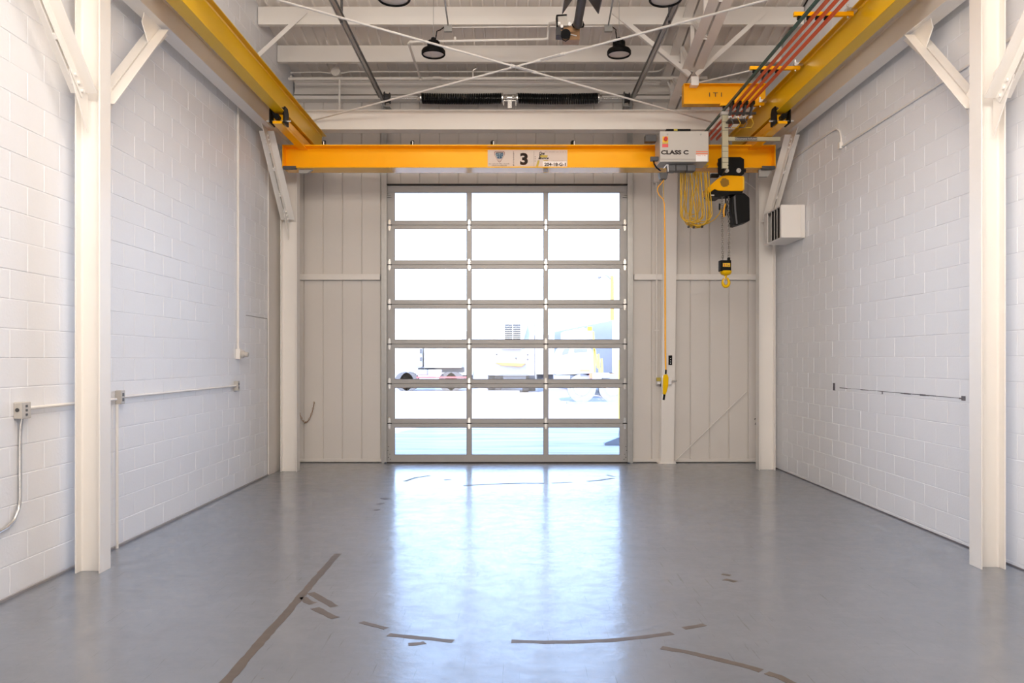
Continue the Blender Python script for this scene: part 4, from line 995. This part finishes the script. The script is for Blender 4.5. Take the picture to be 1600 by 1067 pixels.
# ------------------------------------------------------------ wall services
def on_left(px_, py): d = F * (-WL) / (HX - px_); return P(px_, py, d)
def on_right(px_, py): d = F * WR / (px_ - HX); return P(px_, py, d)
v = thing('wall_conduit', 'thin white conduit dropping down the left block wall to a round fitting', 'conduit', on_left(370, 545))
pt = on_left(370, 545); MB().cyl((WL + 0.016, pt.y, pt.z), (WL + 0.016, pt.y, CH + 3.35), 0.014, 10).build('pipe', M['steel'], v)
MB().box(WL + 0.001, WL + 0.055, pt.y - 0.05, pt.y + 0.05, pt.z - 0.13, pt.z).build('box', M['steel'], v, 0.006)
MB().lathe([(0.0, 0), (0.045, 0), (0.048, 0.03), (0.035, 0.05), (0.030, 0.09), (0.0, 0.09)], (WL + 0.055, pt.y, pt.z - 0.065), (1, 0, -0.12), 16).build('plug_cap', M['boxgrey'], v)
h = thing('wall_conduit', 'white horizontal conduit with outlet boxes at waist height on the left wall', 'conduit', on_left(275, 612))
zA = on_left(275, 612.5).z; y0 = F*(-WL)/(HX - 184.5); y1 = F*(-WL)/(HX - 365)
zA = CH - 0.332
MB().cyl((WL + 0.028, y0, zA), (WL + 0.028, y1, zA), 0.012, 10).build('pipe', M['steel'], h)
def outlet(y, z, parent, label=None, dep=0.055):
    b = MB().box(WL + 0.001, WL + dep, y - 0.037, y + 0.037, z - 0.06, z + 0.06).build('outlet_box', M['boxgrey'], parent, 0.006)
    for q in (-0.022, 0.022): MB().box(WL + dep, WL + dep + 0.003, y - 0.014, y + 0.014, z + q - 0.014, z + q + 0.014).build('socket', M['grey'], b)
    return b
outlet(y0 - 0.02, zA, h); outlet(y1 + 0.03, zA, h)
ys_ = y0 - 0.06
MB().cyl((WL + 0.02, ys_, 0.0), (WL + 0.02, ys_, zA - 0.06), 0.0135, 10).build('drop_pipe', M['steel'], h)
nb = thing('outlet_box', 'square white outlet box on the left wall near the picture edge with its conduits', 'outlet', on_left(30, 640))
yb_ = F*(-WL)/(HX - 28) ; zc_ = on_left(28, 641).z
MB().box(WL + 0.001, WL + 0.06, yb_ - 0.055, yb_ + 0.055, zc_ - 0.058, zc_ + 0.058).build('box', M['boxgrey'], nb, 0.006)
MB().cyl((WL + 0.03, yb_ - 0.055, zc_ + 0.005), (WL + 0.03, yb_ - 0.059, zc_ + 0.005), 0.014, 12).build('knockout', M['darkgrey'], nb)
for q in (-0.03, 0.0, 0.03): MB().box(WL + 0.06, WL + 0.063, yb_ - 0.01, yb_ + 0.012, zc_ + q - 0.008, zc_ + q + 0.008).build('socket', M['grey'], nb)
MB().cyl((WL + 0.03, yb_ + 0.055, zc_ + 0.01), (WL + 0.03, 6.95, zc_ + 0.01), 0.013, 10).build('pipe', M['steel'], nb)
pts = [(WL + 0.03, yb_, zc_ - 0.055), (WL + 0.02, yb_, zc_ - 0.12), (WL + 0.016, yb_ - 0.0, zc_ - 0.2), (WL + 0.016, yb_ - 0.0, zc_ - 0.62), (WL + 0.016, yb_ - 0.02, zc_ - 0.69), (WL + 0.016, yb_ - 0.07, zc_ - 0.755), (WL + 0.016, yb_ - 0.15, zc_ - 0.79), (WL + 0.016, yb_ - 0.6, zc_ - 0.85), (WL+0.016, 3.5, zc_ - 1.0)]
MB().tube(pts, 0.012, 10).build('bent_pipe', M['chrome'], nb, label='bare metal conduit bending away at its foot')
# right wall conduits
rc = thing('wall_conduit', 'thin white conduit high on the right wall with an offset bend', 'conduit', on_right(1316, 226))
yk = F*WR/(1316-HX); yk2 = F*WR/(1305-HX)
zt1, zt2 = CH + 2.545, CH + 2.82
MB().tube([(WR - 0.014, 3.5, zt1), (WR - 0.014, yk - 0.03, zt1)], 0.011, 8).tube([(WR - 0.014, yk, zt1 + 0.0), (WR - 0.014, yk, zt1 + 0.12), (WR - 0.016, yk + 0.03, zt1 + 0.20), (WR - 0.016, yk + 0.12, zt2 - 0.02), (WR - 0.014, yk2 + 0.10, zt2), (WR - 0.014, 12.6, zt2)], 0.012, 8).build('pipe', M['steel'], rc)
MB().box(WR - 0.045, WR - 0.001, yk - 0.03, yk + 0.03, zt1 - 0.02, zt1 + 0.06).build('elbow_box', M['steel'], rc, 0.008)
# scars
ya, yb2 = F*WR/(1508.5-HX), F*WR/(1312-HX); B = MB(); r_ = random.Random(9); y = ya; zsc = CH - 0.345
while y < yb2:
    L = r_.uniform(0.05, 0.16); w_ = r_.uniform(0.003, 0.011) * (1.0 if y < ya + 1.6 else 0.45)
    B.box(WR - 0.0022, WR + 0.002, y, min(y + L, yb2), zsc - w_ + r_.uniform(-0.003, 0.003), zsc + w_*0.5); y += L*0.96
B.box(WR - 0.0024, WR + 0.002, ya, ya + 0.06, zsc - 0.02, zsc + 0.02).box(WR - 0.0024, WR + 0.002, 8.62, 8.64, zsc - 0.03, zsc)
for y in (6.05, 5.98): B.box(WR - 0.0024, WR + 0.002, y - 0.12, y - 0.02, zsc - 0.008, zsc + 0.006)
B.build('scar', M['scar'], wall_right, label='dark scraped line where a conduit was removed')
yy = F*WR/(1303.5-HX); MB().box(WR - 0.006, WR + 0.002, yy - 0.03, yy + 0.03, CH - 0.385, CH - 0.295).build('patch', M['scar'], wall_right, label='small dark rectangular patch')
# traces of a blocked-up opening in the left wall
yq0, yq1 = F*(-WL)/(HX - 384), F*(-WL)/(HX - 417.5); zq = CH + (HY - 494)*(yq1)/F
B = MB().box(WL - 0.001, WL + 0.0035, yq1 - 0.008, yq1, 0.01, CH + 0.57).box(WL - 0.001, WL + 0.0035, yq0, yq1, CH + 0.565, CH + 0.573)
B.build('trim_edge', M['dirt_haze_grey'], wall_left)
struct(MB().box(WL - 0.001, WL + 0.018, yq1 + 0.02, 12.70, 0.0, CH + 3.0).build('trim_3', M['panel'], None, 0.004))
MB().prism([(0.0,0),(0.012,0),(0.012,0.016),(0,0.02)], (WL, 1.3, 0), (1,0,0), (0,0,1), (0,1,0), 11.4).build('floor_joint', M['dirt_haze_grey'], wall_left)
MB().prism([(0.0,0),(-0.008,0),(-0.008,0.010),(0,0.012)], (WR, 1.3, 0), (1,0,0), (0,0,1), (0,1,0), 11.4).build('floor_joint', M['scar'], wall_right)
# door pull chain, left of the door, and rods
ck = thing('hanging_chain', 'short rusty chain looped from the far left column to the back wall', 'chain', P(475, 640, 12.6))
pc = [(465.5, 637), (467, 643), (469, 649), (473, 657), (477, 660.5), (481, 658), (485, 651), (488, 643), (490, 634), (491, 625)]
B = MB()
for k, (a, b) in enumerate(zip(pc[:-1], pc[1:])):
    for m_ in range(2):
        c = P(a[0] + (b[0]-a[0])*m_/2, a[1] + (b[1]-a[1])*m_/2, 12.7); dr = (P(*b, 12.7) - P(*a, 12.7)).normalized(); ax = dr.cross(Vector((0,1,0))) if (k*2+m_) % 2 else Vector((0,1,0))
        B.tube([c + ax*0.011*math.cos(2*math.pi*i/8) + dr*0.02*math.sin(2*math.pi*i/8) for i in range(8)], 0.004, 4, True)
B.build('chain_links', M['brass'], ck)
for lab, a, b, r in (('thin white rod rising right from the foot of the white post on the back wall', (1056, 719), (1167, 611), 0.006), ('thin white rod sloping down behind the hoist to the far right column', (1164, 283), (1186, 299), 0.008)):
    o = MB().cyl(P(*a, 12.70), P(*b, 12.70), r, 6).build('wall_bracing_rod', M['steel']); tag(o, lab, 'rod')
hk_ = thing('wall_hook', 'small dark double hook low beside the far right column', 'hook', P(1182, 656, 12.7))
MB().tube([P(1186, 655, 12.7), P(1180, 654, 12.66), P(1179, 655.5, 12.66)], 0.008, 6).tube([P(1185, 657, 12.7), P(1181, 661, 12.66), P(1180, 663.5, 12.66)], 0.008, 6).build('prongs', M['darkgrey'], hk_)

# ------------------------------------------------------------ tape residue on the floor
def fl(px_, py): d = F*CH/(py - HY); return Vector(((px_-HX)*d/F, d, 0))
def strip(pts, w_, label, r=0):
    q = [fl(*p) for p in pts]; rr = random.Random(int(pts[0][0])); B = MB(); fine = []
    for a, b in zip(q[:-1], q[1:]):
        n_ = max(2, int((b-a).length/0.05))
        fine += [a + (b-a)*i/n_ for i in range(n_)]
    fine.append(q[-1]); L, R = [], []
    for i, p in enumerate(fine):
        d = (fine[min(i+1, len(fine)-1)] - fine[max(i-1, 0)]).normalized(); n_ = Vector((-d.y, d.x, 0))
        L.append(p + n_*(w_/2 + rr.uniform(-0.006, 0.003))); R.append(p - n_*(w_/2 + rr.uniform(-0.006, 0.003)))
    m = len(fine); vs = [Vector((v.x, v.y, 0.0)) for v in L + R] + [Vector((v.x, v.y, 0.0012)) for v in L + R]
    fs = [(2*m+i, 2*m+i+1, 3*m+i+1, 3*m+i) for i in range(m-1)] + [(i, i+1, 2*m+i+1, 2*m+i) for i in range(m-1)] + [(m+i, m+i+1, 3*m+i+1, 3*m+i) for i in range(m-1)]
    B.add(vs, fs); o = B.build('tape_mark', M['tape']); tag(o, label, 'floor mark', 'brown remains of floor tape')
strip([(528, 865), (505, 891), (480, 920), (436, 971), (394, 1018), (352, 1067), (330, 1092)], 0.062, 'long straight brown tape mark running from left centre to the bottom edge')
strip([(486, 926), (500, 934), (523, 948)], 0.062, 'short tape mark branching right off the long straight one')
strip([(492, 950), (506, 957), (524, 966)], 0.06, 'short tape mark just below the branching one')
strip([(473, 933), (480, 940), (490, 943)], 0.06, 'stubby tape mark touching the long straight one')
strip([(564, 972), (583, 977), (604, 982)], 0.045, 'short tape mark left of the pale door reflection')
strip([(607, 991.5), (640, 995), (672, 998), (708, 1002)], 0.05, 'curved tape mark at the left of the door reflection, low in the picture')
strip([(638, 1007), (652, 1006), (664, 1004)], 0.045, 'tiny tape mark below the left curved one')
strip([(799, 1002), (850, 1003), (905, 1002.5), (960, 1000), (1005, 995.5), (1050, 989)], 0.052, 'long curved tape mark below the middle of the door reflection')
strip([(1067, 981.5), (1085, 979), (1101, 976)], 0.05, 'short tape mark right of the long curved one')
strip([(1033, 1012), (1070, 1018), (1112, 1028), (1155, 1038), (1190, 1048)], 0.055, 'curved tape mark bending down toward the lower right')
strip([(1198, 1051), (1216, 1057), (1236, 1067), (1250, 1074)], 0.055, 'tape mark at the bottom edge right of centre')
strip([(1128, 897), (1142, 899)], 0.05, 'small tape scrap on the right side of the floor, upper one')
strip([(1132, 905), (1150, 909)], 0.06, 'small tape scrap on the right side of the floor, lower one')
strip([(632, 752), (650, 746), (672, 743)], 0.06, 'faint curved mark on the left just inside the door')
strip([(694, 750), (705, 749)], 0.05, 'faint short mark inside the door, left of centre')
strip([(724, 759), (760, 756.5), (812, 755), (850, 755)], 0.06, 'faint curved mark inside the door at the centre')
strip([(862, 755), (893, 753)], 0.05, 'faint short mark inside the door, right of centre')
strip([(918, 752), (940, 750), (958, 747)], 0.06, 'faint curved mark inside the door on the right')
strip([(948, 742), (960, 744.5)], 0.04, 'tiny faint mark inside the door, rightmost')
strip([(598, 778), (606, 780)], 0.08, 'small dash mark left of the door reflection, upper one')
strip([(590, 788), (598, 786)], 0.06, 'small dash mark left of the door reflection, middle one')
strip([(585, 797), (591, 796)], 0.06, 'small dash mark left of the door reflection, lower one')

# ------------------------------------------------------------ the yard outside
M['hazegrey'] = mat('haze_lifted_grey', (0.13, 0.125, 0.13), 0.8, var=0.2, vscale=3)  # dark truck parts lightened in colour to imitate glare over the yard
def wheel(B, x, y, r, w_=0.28):
    B.cyl((x - w_/2, y, r - 0.03), (x + w_/2, y, r - 0.03), r, 20)
def trailer(px0, px1, ytop, ybot, d, depth, m, label, skew=0.0):
    a, b = P(px0, ytop, d), P(px1, ybot, d); t = thing('trailer', label, 'trailer', ((a.x+b.x)/2, d, 0))
    B = MB(); fx0, fx1 = a.x, b.x; bx0, bx1 = a.x + skew, b.x + skew
    vs = [(fx0,d,b.z),(fx1,d,b.z),(bx1,d+depth,b.z),(bx0,d+depth,b.z),(fx0,d,a.z),(fx1,d,a.z),(bx1,d+depth,a.z),(bx0,d+depth,a.z)]
    B.add(vs, [(0,3,2,1),(4,5,6,7),(0,1,5,4),(1,2,6,5),(2,3,7,6),(3,0,4,7)]); B.build('body', m, t, 0.04)
    for q in (0.2, 0.8):
        xw = a.x + (b.x-a.x)*q; MB().cyl((xw-0.15, d+1.0, 0.45), (xw+0.15, d+1.0, 0.45), 0.48, 18).build('wheel', M['hazegrey'], t)
    MB().box(a.x+0.3, b.x-0.3, d+0.6, d+1.4, 0.4, b.z+0.01).build('axle_frame', M['hazegrey'], t)
    return t, a, b, d
# reefer trailer in the middle, front toward us, long body behind running left
t, a, b, d = trailer(763.5, 836, 502, 586.5, 40.0, 13.0, M['truckwhite'], 'white refrigerated trailer facing the door, cooling unit on its nose', -1.4)
un = poly([(775, 503), (825, 505), (824, 512), (818, 532), (816, 545), (780, 545), (778, 532), (772, 512)], d - 0.55, 0.55, M['truckwhite'], t, 'cooling_unit', 0.04)
B = MB()
for k in range(8):
    for (xa_, xb_) in ((788.5, 800.5), (801.8, 813)):
        p, q = P(xa_, 507.2 + 3.1*k, d - 0.57), P(xb_, 508.5 + 3.1*k, d - 0.57); B.box(p.x, q.x, d - 0.575, d - 0.55, q.z, p.z)
B.build('grille_slat', M['ink'], un)
poly([(772, 566), (822, 567.5), (815, 573), (783, 571)], d - 0.35, 0.35, M['pole'], t, 'fuel_tank_step', 0.02)
for x, y in ((774.5, 552), (804.8, 558.5), (823, 552.5), (823, 560)): plate(x, y, x + 3, y + 3.2, d - 0.02, 0.03, M['hazegrey'], t, 'marker')
plate(835, 502, 836, 590, d - 0.04, 0.05, M['hazegrey'], t, 'corner_post')
plate(780, 584, 826, 586.8, d - 0.03, 0.2, M['truckgrey'], t, 'bumper')
MB().box(P(786,0,d).x, P(822,0,d).x, d + 0.2, d + 1.2, 0.45, P(0,584,d).z - 0.02).build('undercarriage', M['dirt_haze_grey'], t)
for x in (770, 829): 
    B = MB(); c = P(x, 0, d + 2.5); wheel(B, c.x, d + 2.5, 0.5, 0.5); B.build('landing_wheel', M['hazegrey'], t)
# landing legs / skid on the ground in front
o = MB().box(P(741,0,41).x, P(811,0,41).x, 38.6, 39.0, -0.03, 0.13).build('timber_skid', M['dirt_haze_grey']); tag(o, 'low grey timber skid on the ground in front of the middle trailer', 'timber')
# left: box truck and trailer side on
tl = thing('box_truck', 'white box truck standing side on at the left of the yard', 'truck', P(690, 590, 42))
p, q = P(662.5, 544, 42), P(721, 574.8, 42)
MB().box(P(622,0,42).x, P(660.0,0,42).x, 42, 44.4, P(0,574,42).z, P(0,538,42).z).build('cab', M['truckwhite'], tl, 0.08)
MB().box(p.x, q.x, 42, 44.5, q.z, P(0,531,42).z).build('cargo_box', M['truckwhite'], tl, 0.03)
MB().box(P(652,0,42).x, P(722,0,42).x, 42.3, 44.2, q.z - 0.25, q.z - 0.001).build('chassis', M['hazegrey'], tl)
for x in (635, 643, 702, 712):
    B = MB(); c = P(x, 0, 43); B.cyl((c.x, 42.05, 0.47), (c.x, 42.5, 0.47), 0.5, 20); B.build('wheel', M['hazegrey'], tl)
plate(655.5, 545, 659, 552, 41.9, 0.1, M['hazegrey'], tl, 'mirror'); plate(655.5, 558, 659, 564, 41.9, 0.1, M['hazegrey'], tl, 'mirror')
plate(671, 543.5, 682, 546.5, 41.98, 0.02, M['dirt_haze_grey'], tl, 'faded_stripe'); plate(692, 543.5, 707, 546.5, 41.98, 0.02, M['dirt_haze_grey'], tl, 'faded_stripe')
poly([(682.5, 561.5), (684.2, 561.2), (684.0, 564), (685.5, 566.5), (684.2, 567.2)], 41.98, 0.02, M['hazegrey'], tl, 'dent')
plate(650, 577.5, 668, 586.5, 41.6, 0.3, M['dirt_haze_grey'], tl, 'fuel_tank', 0.04)
plate(668.5, 577.5, 690, 586, 41.6, 0.3, M['truckwhite'], tl, 'side_box', 0.04)
plate(651, 588.5, 735, 590.8, 41.4, 0.3, M['pink'], tl, 'side_rail')
t2, *_ = trailer(721.5, 738, 517, 586, 55, 6, M['truckwhite'], 'pale trailer end showing between the box truck and the refrigerated trailer')
t3, *_ = trailer(836.5, 868, 523, 585, 50, 8, M['truckwhite'], 'pale trailer further back, right of the refrigerated trailer')
# right: long grey trailer running toward us, and a white truck with equipment in front of it
p0, p1 = P(866, 517, 44), P(955, 500.5, 31)
t4 = thing('trailer', 'long grey trailer on the right with a sloping roof line, beside the pole', 'trailer', (p1.x, 38, 0))
vs = []
for (px_, yt, yb3, d) in ((866, 518, 584, 46), (956.5, 500, 583, 33)):
    a, b = P(px_, yt, d), P(px_, yb3, d); vs += [(a.x, d, b.z), (a.x + 2.4, d + 0.6, b.z), (a.x + 2.4, d + 0.6, a.z), (a.x, d, a.z)]
B = MB().add(vs, [(0,1,2,3), (7,6,5,4), (0,3,7,4), (1,5,6,2), (3,2,6,7), (0,4,5,1)])
B.build('body', M['truckgrey'], t4, 0.03)
plate(956.8, 501.5, 971, 583, 32.9, 0.08, M['truckwhite'], t4, 'rear_frame', 0.02)
for x, y in ((880, 581), (958, 578)):
    B = MB(); c = P(x, 0, 36); B.cyl((c.x + 0.3, 35.6, 0.45), (c.x + 0.9, 35.6, 0.45), 0.48, 18); B.build('wheel', M['hazegrey'], t4)
t5 = thing('service_truck', 'white service truck with yellow lift gear in front of the grey trailer', 'truck', P(905, 600, 30))
poly([(868, 586), (866.5, 563), (873, 545), (878, 542), (918, 541), (925, 546), (929, 575), (929, 584)], 31.0, 1.8, M['truckwhite'], t5, 'cab', 0.05)
poly([(880, 518), (912, 511.5), (928, 518), (928, 541), (880, 541)], 31.4, 1.5, M['truckwhite'], t5, 'cargo_body', 0.04)
poly([(878.5, 551), (882, 544.5), (890, 544.5), (888, 552.5), (878, 554.5)], 30.98, 0.02, M['truckgrey'], t5, 'window'); poly([(896, 545), (917.5, 544.5), (917.5, 549.5), (897, 551)], 30.98, 0.02, M['truckgrey'], t5, 'window')
plate(868, 580.5, 930, 586.5, 31.3, 1.4, M['hazegrey'], t5, 'chassis')
for x in (909, 958):
    B = MB(); c = P(x, 0, 31); wr = 0.55; B.cyl((c.x, 31.0, 0.52), (c.x, 31.35, 0.52), wr, 24); wo = B.build('wheel', M['dirt_haze_grey'], t5); MB().cyl((c.x, 30.98, 0.52), (c.x, 31.0, 0.52), 0.28, 20).build('hub', M['truckwhite'], wo)
plate(906, 577.5, 922, 581, 30.8, 0.05, M['orl'], t5, 'tail_light_bar'); plate(921, 582.5, 926.5, 591, 30.8, 0.08, M['orl'], t5, 'corner_marker')
for a_, b_ in (((927, 518), (929.5, 588)), ((935, 553), (937, 583)), ((929, 545), (934, 575)), ((940, 560), (941, 583))):
    MB().bar(P(*a_, 30.9), P(*b_, 30.9), 0.07, 0.07, up=(0,1,0)).build('lift_post', M['bollard'], t5)
MB().lathe([(0,0.1),(0.1,0.1),(0.1,-0.06),(0,-0.06)], P(921.5, 514.5, 30.9), (0,0,1), 10).build('beacon', M['yel'], t5)
plate(926, 582.5, 952, 590.5, 30.7, 0.5, M['truckwhite'], t5, 'rear_deck', 0.02)
o = MB().box(P(885,0,30).x, P(966,0,30).x, 29.6, 30.0, -0.03, 0.06).build('ground_plank', M['dirt_haze_grey']); tag(o, 'low plank on the ground under the service truck', 'timber')
# pole with lamp arm, bollard, bare tree
pl_ = thing('light_pole', 'brown wooden utility pole with a lamp arm behind the grey trailer', 'pole', (P(956.5,0,52).x, 52, 0))
MB().cyl((P(956.5,0,52).x, 52, 0), (P(956.5,431,52).x, 52, P(0,431,52).z), 0.14, 12, 0.11).build('shaft', M['pole'], pl_)
MB().tube([P(954, 436, 52), P(948, 430.5, 52), P(940, 431, 52), P(935, 432.5, 52)], 0.05, 6).cyl(P(939, 431.5, 52), P(934, 433, 52), 0.13, 8).build('lamp_arm', M['truckgrey'], pl_)
o = MB().cyl((P(968,0,21.5).x, 21.5, -0.03), (P(968,0,21.5).x, 21.5, CH - 0.05), 0.035, 10).cyl((P(968,0,21.5).x, 21.5, CH - 0.05), (P(968,0,21.5).x, 21.5, CH - 0.02), 0.04, 10).build('gate_post', M['bollard']); tag(o, 'thin yellow post in the yard at the right edge of the door', 'post')
te = thing('bare_tree', 'bare leafless tree beyond the trailers on the right', 'tree', (P(891,0,90).x, 90, 0))
B = MB(); rt = random.Random(5)
def grow(p, dvec, L, r, k, B):
    e_ = p + dvec*L; B.tube([p, (p+e_)/2 + Vector((rt.uniform(-.1,.1),0,0)), e_], r, 5, radii=[r, r*0.85, r*0.65])
    if k == 0: return
    for q in range(3 if k > 2 else 2):
        nd = (dvec + Vector((rt.uniform(-0.55, 0.55), rt.uniform(-0.3, 0.3), rt.uniform(-0.05, 0.3)))).normalized(); grow(e_, nd, L*0.72, r*0.62, k-1, B)
MB().cyl((P(891,0,90).x, 90, -0.03), (P(891,0,90).x, 90, 2.5), 0.2, 8).build('trunk', M['bark'], te)
for bx, lean in ((888, -0.15), (893, 0.15)):
    B2 = MB(); base = Vector((P(bx,0,90).x, 90, 2.4)); grow(base, Vector((lean,0,1)).normalized(), 1.55, 0.085, 4, B2); B2.build('trunk', M['bark'], te)
# concrete parking stop just outside
o = MB().prism([(0,0),(0.42,0),(0.42,0.42),(0.32,0.42),(0.28,0.16),(0,0.05)], (P(945,0,15.6).x, 15.6, -0.03), (1,0,0), (0,0,1), (0,1,0), 0.2).build('wedge_block', M['truckgrey'], None, 0.01); tag(o, 'small grey wedge shaped block outside the lower right pane', 'block')
